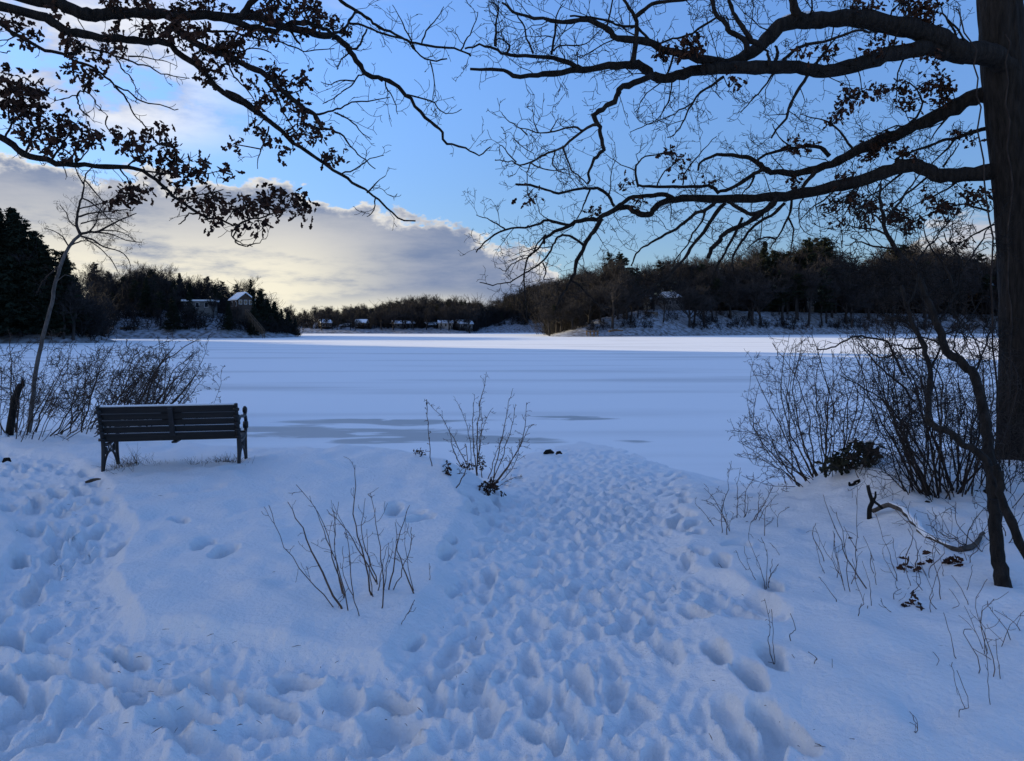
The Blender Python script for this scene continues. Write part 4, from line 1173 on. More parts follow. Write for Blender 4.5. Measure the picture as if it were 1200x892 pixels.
Lk.sub(L3, [
    (6.0, 6.1, 2.4, 1, [(134, 101), (145, 112), (152, 122), (155, 131), (165, 142), (175, 153)]),
    (6.0, 6.0, 3, 1.4, [(95, 77), (101, 86), (106, 92), (99, 104), (92, 108), (91, 118), (94, 127), (105, 137)]),
    (6.0, 6.0, 1.8, .8, [(98, 106), (108, 114), (116, 126), (126, 136)]), (6.0, 6.0, 1.6, .8, [(92, 112), (80, 114), (66, 118)]),
    (5.9, 6.1, 3.4, 1, [(82, 66), (90, 62), (98, 55), (110, 58), (135, 65), (155, 72), (175, 79), (195, 88), (222, 92)]),
    (6.0, 6.1, 2, .8, [(135, 66), (143, 80), (155, 93), (160, 106), (172, 118)]), (6.0, 6.1, 1.8, .8, [(150, 66), (170, 67), (190, 71), (208, 78)]),
    (5.8, 5.8, 1.6, .8, [(20, 42), (8, 46), (-6, 48)]), (5.8, 5.8, 1.4, .7, [(12, 60), (4, 62), (-8, 58)]),
], .12, (.08, .28), 2)
Lk.sub(L4, [
    (5.9, 6.0, 2.6, 1, [(150, 196), (188, 203), (215, 202), (240, 204), (258, 201)]),
    (6.0, 6.1, 2.4, 1, [(276, 266), (290, 258), (303, 256), (323, 249), (340, 242), (358, 238)]),
    (6.0, 6.0, 2.4, 1, [(232, 250), (222, 250), (216, 258), (209, 263)]),
    (5.9, 5.9, 2.4, 1, [(140, 196), (148, 208), (152, 218)]), (5.9, 5.9, 2, 1, [(150, 194), (165, 184), (180, 172), (196, 168)]),
    (5.9, 5.9, 2, 1, [(180, 208), (196, 200), (208, 190), (216, 180)]), (6, 6, 2, 1, [(210, 234), (228, 230), (246, 226), (262, 222)]),
    (5.7, 5.7, 3, 1.4, [(30, 180), (36, 165), (40, 150), (30, 130), (26, 110)]), (5.7, 5.8, 3, 1.2, [(60, 188), (70, 174), (80, 160), (88, 145)]), (5.8, 5.8, 2.4, 1, [(85, 194), (98, 182), (108, 168)]),
    (5.6, 5.6, 3, 1.4, [(6, 163), (12, 145), (10, 120), (20, 100)]), (5.9, 5.9, 2, .8, [(290, 289), (300, 286), (312, 280)]),
    (5.9, 5.9, 1.6, .8, [(276, 266), (272, 276), (280, 284), (296, 289)]),
], .12, (.08, .28), 2)
for c in ((8, 95, 10, 8, 60), (28, 100, 20, 10, 130), (45, 112, 12, 8, 60), (12, 118, 16, 12, 100), (30, 125, 18, 10, 90), (48, 132, 8, 6, 36), (20, 138, 20, 8, 70), (55, 145, 10, 8, 36), (80, 142, 14, 9, 80), (66, 156, 14, 8, 60), (92, 152, 8, 6, 30), (40, 160, 18, 10, 80), (62, 172, 14, 10, 70), (80, 180, 14, 8, 50), (95, 168, 8, 8, 28), (108, 155, 7, 5, 20),
          (110, 160, 6, 6, 18), (132, 158, 8, 5, 30), (158, 168, 14, 6, 60), (180, 158, 12, 6, 50), (192, 152, 8, 4, 26), (150, 175, 8, 6, 24), (192, 182, 16, 8, 80), (208, 192, 12, 10, 70), (215, 205, 8, 10, 46), (186, 196, 14, 6, 36), (168, 186, 8, 6, 20),
          (152, 228, 22, 8, 110), (136, 236, 6, 5, 20), (166, 222, 8, 6, 30), (205, 222, 12, 6, 40), (215, 230, 10, 6, 36), (240, 192, 12, 6, 50), (228, 198, 6, 4, 18), (268, 200, 5, 5, 14), (232, 232, 10, 7, 46), (250, 232, 16, 9, 90), (246, 246, 14, 8, 60), (272, 248, 12, 7, 46), (290, 240, 14, 8, 70), (310, 232, 14, 9, 80), (328, 228, 12, 7, 60), (346, 232, 14, 8, 70), (356, 240, 6, 6, 24), (336, 246, 10, 5, 30), (312, 246, 12, 6, 40), (305, 266, 8, 5, 26), (284, 262, 5, 5, 14), (252, 262, 3, 5, 8), (356, 250, 4, 4, 9),
          (130, 2, 14, 6, 50), (140, 8, 20, 6, 50), (165, 0, 20, 7, 80), (180, 36, 14, 8, 70), (170, 34, 8, 5, 28), (196, 42, 12, 8, 60), (140, 37, 8, 6, 34), (128, 50, 6, 5, 20), (80, 40, 8, 5, 24), (85, 52, 10, 10, 60), (88, 60, 8, 6, 30), (42, 39, 6, 5, 30), (26, 47, 4, 4, 12), (10, 24, 10, 6, 44), (20, 28, 6, 5, 20), (82, 80, 6, 6, 24), (106, 84, 5, 4, 14), (142, 60, 8, 7, 36), (117, 70, 5, 4, 14), (98, 95, 4, 4, 8), (65, 12, 8, 6, 24),
          (215, 6, 16, 8, 90), (240, 4, 14, 8, 60), (205, 28, 14, 10, 90), (222, 42, 16, 10, 110), (238, 36, 10, 8, 50), (210, 50, 8, 8, 34), (240, 62, 14, 9, 70), (232, 72, 8, 6, 34), (262, 52, 18, 9, 130), (276, 48, 8, 6, 36), (272, 66, 10, 7, 50), (278, 72, 7, 5, 28), (256, 80, 7, 5, 26), (240, 93, 4, 3, 10), (262, 8, 10, 6, 36), (296, 36, 10, 8, 60), (302, 42, 8, 8, 40), (312, 14, 12, 6, 50), (320, 20, 8, 5, 26), (322, 2, 6, 4, 18), (340, 16, 10, 8, 50), (344, 4, 6, 4, 16), (366, 22, 6, 3, 16), (376, 18, 5, 4, 14), (384, 26, 7, 6, 36), (368, 6, 8, 5, 20), (360, 4, 4, 3, 10),
          (296, 96, 8, 5, 26), (328, 92, 7, 5, 26), (320, 84, 3, 3, 8), (352, 94, 10, 7, 54), (304, 120, 8, 5, 24), (312, 117, 5, 4, 14), (326, 112, 5, 5, 16), (340, 122, 5, 4, 14), (336, 102, 4, 4, 10), (350, 128, 5, 4, 12), (354, 136, 4, 3, 8), (360, 155, 6, 4, 18), (372, 158, 6, 5, 22), (376, 150, 4, 4, 12), (341, 156, 7, 5, 26), (302, 146, 8, 6, 34), (314, 160, 5, 4, 16), (276, 170, 3, 5, 10), (334, 176, 4, 4, 10), (382, 182, 7, 4, 18), (394, 184, 5, 3, 10), (404, 34, 7, 5, 24), (318, 82, 3, 2, 6), (354, 36, 5, 3, 10), (320, 42, 5, 3, 12)):
    Lk.clump(*c)
Lk.finish()

# ------------------------------------------------------------------ shrubs, saplings, birch
def shrub(name, label, cat, stems, seed, mat='shrub', group=None, spacing=.12, lens=(.08, .35), levels=2, curve=.12, rscale=1.0, leaves=None, t0=.25, up=.05, depth=.25, mult=1):
    """stems: (base px, base py, tip px, tip py, width px)"""
    r = random.Random(seed)
    b0 = G(stems[0][0], stems[0][1])
    rmin = .00024 * b0.y + .0006
    t = thing(name, label, cat, b0, 0, group)
    stems = stems + [(bx + r.gauss(0, 11), by + r.gauss(0, 3), tx + r.gauss(0, 20), ty + abs(r.gauss(0, 24)), w * r.uniform(.5, .8)) for _ in range(mult - 1) for (bx, by, tx, ty, w) in stems]
    for (bx, by, tx, ty, w) in stems:
        a = G(bx, by); a.z -= .05
        d = a.y
        tb = TB(b0)
        e = P(tx, ty, d + r.gauss(0, depth))
        side = (e - a).cross(Vector((0, 1, 0)))
        if side.length > 0: side.normalize()
        k = r.gauss(0, curve) * (e - a).length
        m1 = a.lerp(e, .33) + side * k * .8 + Vector((0, r.gauss(0, .03), 0)); m2 = a.lerp(e, .68) + side * k + Vector((0, r.gauss(0, .05), 0))
        rw = w * d / F / 2 * rscale
        p, rad = smooth_path([a, m1, m2, e], [rw, rw * .8, rw * .55, rw * .25], 4, .006 * (e - a).length, r)
        rad = [max(q, rmin) for q in rad]
        tb.tube(p, rad, 5 if w > 2 else 4)
        if spacing: twigs(tb, p, rad, r, spacing, lens, levels, t0, rmin, up)
        tb.build('stem', M[mat], t, True)
    if leaves:
        lf = TB(b0)
        for (cx, cy, rx, ry, n, sz) in leaves:
            d = min(b0.y, G(cx, cy + ry).y) - .06; n = int(n * 1.5)
            for i in range(n):
                a = r.random() * 6.28; f = math.sqrt(r.random())
                lf.leaf(P(cx + rx * f * math.cos(a), cy + ry * f * math.sin(a), d + r.gauss(0, .08)), sz * r.uniform(.6, 1.3), r)
        lf.build('withered_leaves', M['leaf'], t)
    return t

# left thicket behind the bench: six shrubs, each leaning out over the ice
rr = random.Random(31)
LEFT = [
    (14, 512, 7, (-20, 45), 'gnarled shrub with upright stems beside the broken stump', 30),
    (48, 514, 8, (10, 70), 'dense dark shrub around the foot of the pale birch', 31),
    (84, 508, 8, (20, 85), 'tangled shrub leaning away from the birch, second along the shore thicket', 32),
    (118, 502, 8, (20, 80), 'leaning shrub in the middle of the thicket, left of the bench end', 33),
    (150, 500, 7, (20, 75), 'leaning shrub behind the iron end of the bench', 34),
    (182, 492, 6, (10, 60), 'airy shrub behind the backrest, farthest out along the bench', 35),
]
for cx, cy, n, (a, b), lab, sd in LEFT:
    stems = []
    for i in range(n + 6):
        bx = cx + rr.gauss(0, 15); by = cy + rr.gauss(0, 4)
        stems.append((bx, by, bx + rr.uniform(a, b), rr.uniform(394, 450), rr.choice((1.2, 1.6, 2, 2.4, 3.6))))
    shrub('shrub', lab, 'shrub', stems, sd, 'shrub', 'shrubs of the shore thicket', .15, (.18, .65), 3, .10, up=.03, depth=.6, rscale=.55)
shrub('shrub', 'bare shrub arching farthest over the ice above the backrest', 'shrub', [(150, 500, 232, 398, 2.6), (160, 496, 225, 418, 2), (175, 494, 230, 440, 2.5), (165, 497, 205, 405, 3), (180, 492, 222, 462, 2)], 36, 'shrub', 'shrubs of the shore thicket', .13, (.12, .5), 3, .04, up=.02, depth=.4)

# broken stump among them
a = G(16, 512)
st = thing('broken_stump', 'leaning broken stump, thick and bare, at the end of the shore thicket', 'stump', a)
tb = TB(a); q, rr_ = path3([(10, 516), (13, 495), (17, 470), (22, 455), (25, 451)], a.y, a.y, 9, 7)
tb.tube(q, rr_, 10); 
for k in range(5):
    tip = q[-1] + Vector((random.Random(k).gauss(0, .03), 0, .05 + .02 * k)); tb.tube([q[-1] + Vector((.02 * (k - 2), 0, -.02)), tip], [.018, .003], 4)
tb.build('trunk', M['bark'], st, True)
tb = TB(a); tb.tube([q[0] + Vector((-.1, -.03, -.02)), q[0] + Vector((.0, -.08, .05)), q[0] + Vector((.12, -.05, -.03))], [.03, .07, .02], 8); tb.build('snow_cap', M['capsnow'], st, True)

# pale birch
bb = G(36, 508)
bt = thing('birch_tree', 'slender leaning birch with pale trunk and fine arching twigs', 'tree', bb)
B = Oak(bt, 77)
D = bb.y
p, rad = path3([(33, 514), (38, 470), (41, 440), (50, 395), (61, 355), (65, 331), (71, 311), (81, 289), (94, 275)], D, D, 5.4, 3.4)
p, rad = smooth_path(p, rad, 4, .006, B.r); tb = TB(B.o); tb.tube(p, rad, 9); tb.build('trunk', M['birch'], bt, True)
lb = B.limb([(94, 275), (90, 266), (91, 250), (93, 240), (97, 228), (99, 214), (104, 200), (114, 192)], D, D + .3, 3.4, 1, .13, (.2, .55), 3, .05)
B.sub(lb, [
    (D, D + .3, 3.2, 1, [(94, 275), (104, 272), (113, 272), (129, 264), (145, 256), (160, 250)]),
    (D, D - .3, 2.6, .8, [(95, 277), (108, 281), (121, 289), (141, 295), (150, 303), (153, 312)]),
    (D, D + .2, 2.2, .8, [(92, 254), (102, 251), (113, 249), (130, 248), (148, 246), (156, 247)]),
    (D, D + .2, 2, .8, [(96, 232), (108, 238), (122, 250), (134, 262), (150, 272)]),
    (D, D + .2, 2, .8, [(82, 288), (92, 284), (102, 282), (116, 286)]),
    (D, D - .2, 2, .8, [(100, 212), (112, 226), (124, 240), (140, 250)]),
    (D, D + .2, 1.8, .8, [(90, 266), (82, 260), (78, 250), (70, 240)]), (D, D, 1.8, .8, [(81, 290), (74, 278), (62, 270), (52, 268)]),
    (D, D, 1.8, .8, [(98, 216), (92, 206), (88, 196), (80, 188)]), (D, D, 1.8, .8, [(104, 272), (112, 262), (116, 248), (124, 236)]),
    (D, D, 2, .8, [(71, 311), (60, 320), (50, 330), (44, 342)]), (D, D, 2, .8, [(113, 272), (132, 275), (148, 282), (166, 284)]),
    (D, D, 1.6, .8, [(104, 273), (122, 270), (142, 272), (160, 284)]), (D, D, 1.6, .8, [(95, 262), (112, 258), (132, 256), (150, 262)]), (D, D, 1.6, .8, [(92, 245), (104, 242), (122, 238), (140, 236)]), (D, D, 1.6, .8, [(100, 280), (116, 290), (130, 304), (138, 318)]),
], .10, (.15, .5), 3)
B.finish()
tb = TB(B.o); tb.tube([P(66, 330, D), P(76, 322, D - .1), P(84, 324, D - .15)], [.012, .008, .004], 4); tb.build('limb', M['birch'], bt)

# shrub on the nose of the bank in the middle
shrub('shrub', 'twiggy bare shrub with a few withered leaves on the bank beside the track', 'shrub', [
    (560, 556, 570, 436, 2.4), (560, 558, 556, 462, 2.2), (572, 570, 617, 472, 2.4), (574, 572, 620, 500, 2.4), (577, 560, 600, 458, 2), (545, 552, 527, 500, 2), (548, 545, 500, 470, 1.6), (576, 566, 604, 475, 1.8),
    (566, 560, 578, 478, 1.6), (552, 548, 535, 470, 1.6), (530, 573, 545, 520, 2.2), (571, 562, 590, 512, 1.8), (580, 566, 608, 515, 1.6), (577, 572, 612, 558, 1.2), (559, 540, 562, 470, 1.6)], 41, 'stem', None, .09, (.05, .24), 2, .08,
    leaves=[(548, 545, 7, 5, 34, .05), (564, 543, 4, 9, 40, .05), (524, 551, 4, 7, 22, .05), (574, 570, 9, 5, 44, .055), (573, 575, 5, 6, 26, .055), (577, 563, 4, 5, 18, .05), (565, 571, 3, 3, 12, .05), (589, 578, 3, 2, 8, .04)], rscale=.75)
shrub('dry_weed', 'curled dry weed head on the crest above the ice', 'weed', [(489, 535, 484, 528, 1.4), (490, 536, 497, 528, 1.2), (507, 550, 500, 468, 1.3), (500, 540, 494, 530, 1)], 42, 'stem', None, .06, (.03, .08), 2, .1,
      leaves=[(489, 530, 6, 4, 26, .045), (496, 533, 4, 4, 10, .04)])
# three dry multi-stemmed shrubs in the open snow
shrub('shrub', 'dry forked shrub with the longest leaning stem in the open snow', 'shrub', [(411, 724, 337, 588, 3.2), (412, 723, 347, 568, 1.6), (405, 705, 369, 594, 2.2), (414, 700, 390, 590, 1.8), (408, 714, 315, 592, 1.4), (390, 648, 388, 586, 1.6), (405, 702, 397, 588, 1.6)], 43, 'stem', None, .16, (.05, .2), 2, .06, t0=.35)
shrub('shrub', 'upright bundle of thin dry stems, middle of three in the open snow', 'shrub', [(425, 726, 402, 640, 1.4), (440, 704, 416, 545, 2.4), (448, 690, 383, 597, 2), (446, 722, 434, 578, 1.8), (449, 692, 428, 584, 1.8), (440, 700, 454, 640, 1.6), (449, 694, 455, 636, 1.6), (441, 704, 430, 620, 1.6)], 44, 'stem', None, .14, (.05, .22), 2, .05, t0=.35)
shrub('shrub', 'small crossed pair of dry stems, closest to the track', 'shrub', [(492, 706, 463, 612, 2.2), (491, 705, 476, 600, 1.4), (453, 696, 480, 592, 2), (455, 692, 482, 618, 1.4), (464, 736, 486, 703, 1.0)], 45, 'stem', None, .14, (.05, .18), 2, .05, t0=.4)

# right: shrub fan, evergreen clump, thicket
shrub('shrub', 'broad fan shaped bare shrub standing out against the ice', 'shrub', [(bx, by, tx, ty, w) for bx, by, tx, ty, w in (
    (942, 572, 898, 492, 2.6), (950, 566, 878, 424, 2.2), (955, 564, 905, 402, 2.4), (958, 562, 925, 392, 2.6), (962, 560, 940, 400, 2.6), (965, 562, 950, 390, 2.8), (960, 562, 915, 430, 2), (958, 562, 890, 450, 2), (952, 565, 880, 480, 1.8),
    (970, 560, 968, 398, 2.4), (972, 560, 985, 402, 2.2), (978, 558, 1000, 398, 2.2), (985, 558, 1018, 410, 2), (990, 556, 1030, 430, 1.8), (966, 562, 930, 420, 2), (945, 570, 872, 530, 1.8), (950, 566, 885, 510, 1.8), (980, 556, 990, 420, 2), (968, 560, 955, 440, 2))], 46, 'shrub', None, .13, (.12, .5), 3, .11, depth=.35, mult=2, rscale=.8)
t = shrub('evergreen_bush', 'low broadleaf evergreen clump dusted with snow on the raised bank', 'bush', [(1000, 552, 985, 520, 2), (1005, 552, 1010, 515, 2), (1010, 552, 1030, 525, 2), (1000, 554, 970, 535, 2), (990, 552, 975, 528, 2)], 47, 'shrub', None, .08, (.04, .12), 1, .05)
lf = TB(t.location); r = random.Random(4); dd = t.location.y
for (cx, cy, rx, ry, n) in ((1005, 530, 18, 14, 150), (1024, 530, 10, 14, 80), (984, 540, 14, 9, 70), (970, 546, 10, 6, 36), (1000, 545, 26, 7, 80)):
    for i in range(n):
        a = r.random() * 6.28; f = math.sqrt(r.random())
        lf.leaf(P(cx + rx * f * math.cos(a), cy + ry * f * math.sin(a), dd + r.gauss(0, .12)), r.uniform(.05, .09), r)
lf.build('foliage', M['evleaf'], t)
tb = TB(t.location)
for (cx, cy, w) in ((1000, 517, .05), (1020, 517, .06), (1032, 520, .04)):
    c = P(cx, cy, dd - .05); tb.tube([c - Vector((w, 0, .01)), c + Vector((0, 0, .008)), c + Vector((w, .01, -.01))], [.006, .018, .006], 6)
tb.build('snow_cap', M['capsnow'], t, True)

THK = [
    ('many stemmed dark shrub fanning out ahead of the oak trunk', [(1086, 584, 1000, 402, 3.4), (1088, 582, 1025, 392, 3), (1092, 582, 1045, 380, 3.2), (1095, 580, 1010, 372, 3), (1100, 578, 1058, 345, 3.4), (1104, 578, 1070, 392, 2.6), (1090, 582, 1030, 440, 2.4), (1098, 580, 1040, 360, 2.6)], 51),
    ('upright cluster of dark stems just beside the oak trunk', [(1116, 584, 1096, 380, 3.4), (1120, 584, 1110, 350, 3.6), (1124, 584, 1122, 372, 3.4), (1126, 582, 1138, 362, 3), (1130, 580, 1150, 380, 2.6), (1122, 584, 1100, 420, 2.6), (1128, 582, 1162, 420, 2.4), (1118, 584, 1086, 430, 2.6), (1132, 580, 1156, 470, 2.2)], 52),
    ('low leaning shrub with long stems bending out over the ice', [(1086, 588, 1048, 540, 2.6), (1082, 580, 1042, 420, 2.2), (1080, 580, 1015, 500, 2), (1084, 582, 1060, 430, 2.2), (1094, 584, 1068, 460, 2.6)], 53),
    ('short scrubby shrub at the foot of the oak', [(1150, 570, 1130, 470, 2), (1160, 572, 1170, 480, 2.2), (1170, 575, 1150, 500, 2), (1180, 578, 1190, 470, 2), (1165, 575, 1160, 520, 1.6), (1176, 600, 1192, 500, 1.6)], 54),
]
for lab, stems, sd in THK:
    shrub('shrub', lab, 'shrub', stems, sd, 'twig', None, .15, (.15, .6), 3, .12, depth=.5, mult=4 if sd == 54 else 3, rscale=.8)
shrub('shrub', 'rambling shrub with a long crooked branch arching over the sunlit ice', 'shrub', [(1096, 584, 1078, 470, 4), (1099, 582, 1052, 412, 3.4)], 55, 'twig', None, .2, (.1, .4), 2, .1)
# the long crooked horizontal branch belongs to the last one
S5 = bpy.data.objects[[o.name for o in bpy.data.objects if o.get('label', '').startswith('rambling')][0]]
r = random.Random(12); tb = TB(S5.location); dS = S5.location.y
for pts, w in (([(1060, 440), (1048, 415), (1038, 400), (1020, 396), (1004, 394), (985, 402), (968, 408), (957, 409)], (3.2, 1.6)), ([(1052, 412), (1030, 420), (1006, 398), (1003, 392)], (2, 1)),
               ([(1070, 470), (1055, 450), (1040, 440), (1020, 418), (1006, 402)], (3, 1.2)), ([(1085, 540), (1060, 500), (1035, 470), (1005, 450), (985, 440)], (2.6, 1.2))):
    p, rad = path3(pts, dS, dS - .2, *w); p, rad = smooth_path(p, rad, 3, .006, r); tb.tube(p, rad, 5); twigs(tb, p, rad, r, .16, (.06, .3), 2, .15)
tb.build('branch', M['twig'], S5, True)

# saplings in front of the oak
sb = G(1176, 692)
sp = thing('sapling', 'forked dark sapling, thickest of the stems in front of the oak', 'tree', sb)
S = Oak(sp, 21)
d = sb.y
p, rad = path3([(1177, 698), (1176, 688), (1171, 660), (1167, 630), (1165, 594), (1163, 554), (1157, 514), (1152, 482), (1147, 460), (1141, 440), (1128, 425), (1109, 412), (1103, 392), (1098, 380), (1085, 347), (1071, 315)], d, d + 1.0, 17, 7)
rad[0] *= 1.4; rad[1] *= 1.15
p, rad = smooth_path(p, rad, 4, .004, S.r); tb = TB(S.o); tb.tube(p, rad, 10)
tb.build('trunk', M['bark'], sp, True)
l = S.limb([(1071, 315), (1058, 303), (1047, 291), (1040, 276), (1036, 264), (1034, 250), (1031, 238), (1032, 215)], d + 1.0, d + 1.3, 7, 3, .12, (.2, .6), 3, .05)
S.sub(l, [
    (d + 1.1, d + 1.2, 4, 1.4, [(1036, 262), (1044, 250), (1052, 240), (1062, 226), (1072, 212), (1082, 200)]),
    (d + 1.0, d + 1.2, 3, 1, [(1085, 347), (1072, 340), (1052, 335), (1030, 330), (1010, 322)]), (d + 1.0, d + 1.2, 3, 1, [(1098, 380), (1110, 360), (1122, 340), (1128, 318), (1140, 300), (1158, 290)]),
    (d + 1.0, d + 1.2, 3.4, 1, [(1118, 340), (1112, 320), (1098, 300), (1088, 286), (1082, 270), (1084, 258)]), (d + 1.0, d + 1.2, 2.6, 1, [(1071, 315), (1080, 298), (1092, 284), (1104, 270), (1112, 256)]),
    (d + 1.0, d + 1.2, 2.6, 1, [(1047, 291), (1030, 290), (1010, 284), (990, 288)]), (d + 1.0, d + 1.2, 2.4, 1, [(1040, 276), (1022, 268), (1004, 268), (986, 262)]),
    (d + 1.0, d + 1.2, 2.4, 1, [(1058, 303), (1040, 310), (1022, 312), (1000, 318)]), (d + 1.0, d + 1.2, 2.4, 1, [(1128, 318), (1124, 300), (1112, 286), (1106, 272)]),
    (d + .9, d + 1.2, 3, 1, [(1109, 412), (1096, 400), (1078, 395), (1060, 398)]), (d + .9, d + 1.2, 3, 1, [(1141, 440), (1150, 420), (1158, 396), (1166, 372)]), (d + .9, d + 1.2, 2.6, 1, [(1103, 392), (1118, 388), (1134, 376), (1150, 352)]),
    (d + .9, d + 1.1, 2.6, 1, [(1128, 425), (1118, 410), (1120, 392), (1130, 372)]),
    (d + 1.1, d + 1.4, 2.4, 1, [(1036, 264), (1022, 250), (1010, 244), (996, 246)]), (d + 1.1, d + 1.4, 2.4, 1, [(1085, 347), (1100, 336), (1112, 330), (1124, 332)]),
    (d + 1.1, d + 1.4, 2.2, 1, [(1078, 330), (1060, 320), (1044, 324), (1026, 344)]), (d + 1.0, d + 1.4, 2.2, 1, [(1140, 300), (1150, 284), (1156, 270), (1164, 262)]), (d + 1.0, d + 1.4, 2.2, 1, [(1094, 370), (1076, 362), (1056, 360), (1034, 352)]),
], .085, (.12, .5), 3)
l = S.limb([(1166, 585), (1157, 541), (1139, 527), (1114, 508), (1093, 498), (1088, 488), (1088, 460), (1089, 428), (1082, 407), (1071, 385), (1063, 358), (1056, 335)], d + .1, d + .9, 10, 4, .16, (.15, .5), 3, .45)
S.sub(l, [(d + .5, d + .6, 4, 2, [(1100, 501), (1092, 499), (1082, 496)]), (d + .8, d + 1, 3, 1, [(1071, 385), (1056, 375), (1040, 372), (1020, 362)]), (d + .8, d + 1, 3, 1, [(1063, 358), (1072, 340), (1076, 322), (1070, 300)]), (d + .8, d + 1, 3, 1, [(1082, 407), (1066, 410), (1050, 404), (1036, 408)]), (d + .7, d + 1, 3, 1, [(1088, 440), (1098, 420), (1104, 400), (1100, 370)])], .12, (.1, .4), 2)
S.limb([(1214, 662), (1200, 645), (1184, 610), (1174, 585), (1171, 562), (1166, 545)], d - .1, d + .1, 11, 9, .4, (.1, .3), 2, .3)
S.finish()

# bramble stems lying round the log
shrub('bramble', 'tangle of thin brambles over the fallen branch', 'bramble', [(1150, 640, 1085, 615, 1.6), (1160, 630, 1100, 600, 1.4), (1130, 645, 1165, 588, 1.4), (1165, 650, 1120, 588, 1.4), (1170, 640, 1200, 600, 1.4), (1110, 650, 1085, 628, 1.2), (1140, 655, 1192, 640, 1.2), (1180, 630, 1140, 590, 1.4), (1120, 640, 1060, 610, 1.2), (1190, 640, 1160, 610, 1.2)], 61, 'shrub', None, .10, (.08, .3), 2, .14, t0=.1)

# fallen branch with snow on it
a = G(1020, 612)
t = thing('fallen_branch', 'pale bare fallen branch with an upturned stub and a line of snow', 'branch', a)
tb = TB(a); d = a.y
def gpath(pts, lift):
    return [G(x, y) + Vector((0, 0, l)) for (x, y), l in zip(pts, lift)]
q = gpath([(1022, 606), (1040, 606), (1058, 612), (1072, 622), (1084, 632), (1096, 636), (1118, 646), (1140, 645), (1152, 634)], [.05, .10, .09, .06, .03, .01, .01, .03, .06])
qq, rq = smooth_path(q, [.018, .02, .021, .021, .019, .024, .024, .019, .011], 4, .004, random.Random(2)); tb.tube(qq, rq, 9)
tb.build('trunk', M['log'], t, True)
tb = TB(a)
p1, r1 = path3([(1019, 610), (1019, 596), (1022, 588), (1019, 578), (1017, 569)], d, d, 6, 4); p1, r1 = smooth_path(p1, r1, 3); tb.tube(p1, r1, 7)
p1, r1 = path3([(1021, 592), (1026, 582), (1026, 576)], d, d, 4, 2); tb.tube(p1, r1, 6)
p1, r1 = path3([(1022, 586), (1030, 592), (1034, 596)], d, d, 3, 3); tb.tube(p1, r1, 6)
tb.build('stub', M['bark'], t, True)
tb = TB(a); tb.tube([p + Vector((0, .002, .019)) for p in qq[3:26]], [max(.004, .022 * math.sin(math.pi * (i + .5) / 23)) for i in range(23)], 7); tb.build('snow_cap', M['capsnow'], t, True)

# dark hollows, roots and tussocks on the raised bank
def soil(px, py, w, h, label, name='root_clump'):
    c = G(px, py); s = c.y / F * .8; c.z -= .015; r = random.Random(px)
    tb = TB(c)
    for k in range(7):
        a = c + Vector((r.uniform(-.5, .5) * w * s, r.uniform(-.04, .04), r.uniform(0, .2) * h * s - .02))
        b = a + Vector((r.uniform(-.5, .5) * w * s, r.uniform(-.05, .05), r.uniform(-.3, .75) * h * s))
        m = a.lerp(b, .5) + Vector((r.gauss(0, .02), r.gauss(0, .02), r.gauss(0, .01)))
        p, q = smooth_path([a, m, b], [h * s * .25, h * s * .3, h * s * .12], 3); tb.tube(p, q, 7)
    o = tb.build(name, M['soil']); o.location = c; tag(o, label, 'root clump'); return o
for px, py, w, h, lab in ((1018, 608, 16, 12, 'dark earthy root under the upturned stub'), (1090, 590, 14, 16, 'dark knotted root below the fanning shrub'), (1118, 592, 14, 12, 'dark knotted root between the shrubs ahead of the oak'), (1145, 580, 26, 20, 'broad dark root mass at the foot of the oak'),
                     (1005, 565, 18, 9, 'dark root peeping out below the evergreen clump'), (938, 600, 8, 9, 'small dark root at the edge of the raised bank'), (1000, 632, 8, 8, 'small dark root showing in the snow below the stub'), (1120, 622, 12, 8, 'low dark root by the middle of the fallen branch'), (1192, 570, 24, 10, 'dark root flare under the oak trunk')):
    soil(px, py, w, h, lab)

# bunches of fallen oak leaves on the snow
for px, py, n, sz, lab in ((1068, 673, 20, .05, 'rusty clump of fallen oak leaves nearer the fallen branch'), (1074, 717, 22, .05, 'rusty clump of fallen oak leaves lying lowest on the bank'), (1090, 662, 6, .05, 'couple of curled leaves between the leaf clump and the sapling'), (1118, 664, 14, .055, 'scattered dark leaves caught under the brambles')):
    c = G(px, py); tb = TB(c); r = random.Random(px)
    s = c.y / F * 9
    for i in range(n): tb.leaf(c + Vector((r.gauss(0, s * .55), r.gauss(0, s * .4), abs(r.gauss(.02, .025)))), sz * r.uniform(.7, 1.3), r, .3)
    o = tb.build('fallen_leaves', M['leaf2']); o.location = c; o['kind'] = 'thing'; tag(o, lab, 'leaf clump')

# bark bits, seeds and twiglets blown over the right bank
tb = TB(); r = random.Random(77)
for i in range(420):
    px = r.uniform(830, 1195) if i < 330 else r.uniform(20, 560); py = r.uniform(600, 880) if i < 330 else r.uniform(560, 860)
    if i < 330 and r.random() > (px - 780) / 330: continue
    c = G(px, py) + Vector((0, 0, .004)); a = r.random() * 6.28; L = r.uniform(.004, .022)
    u = Vector((math.cos(a), math.sin(a), r.gauss(0, .15))) * L
    tb.tube([c - u, c + u * .2 + Vector((0, 0, .002)), c + u], [.0008, r.uniform(.001, .0022), .0006], 3)
o = tb.build('leaf_litter', M['leaf2']); o['kind'] = 'stuff'; o['label'] = 'bark bits and twiglets scattered over the snow'; o['category'] = 'litter'

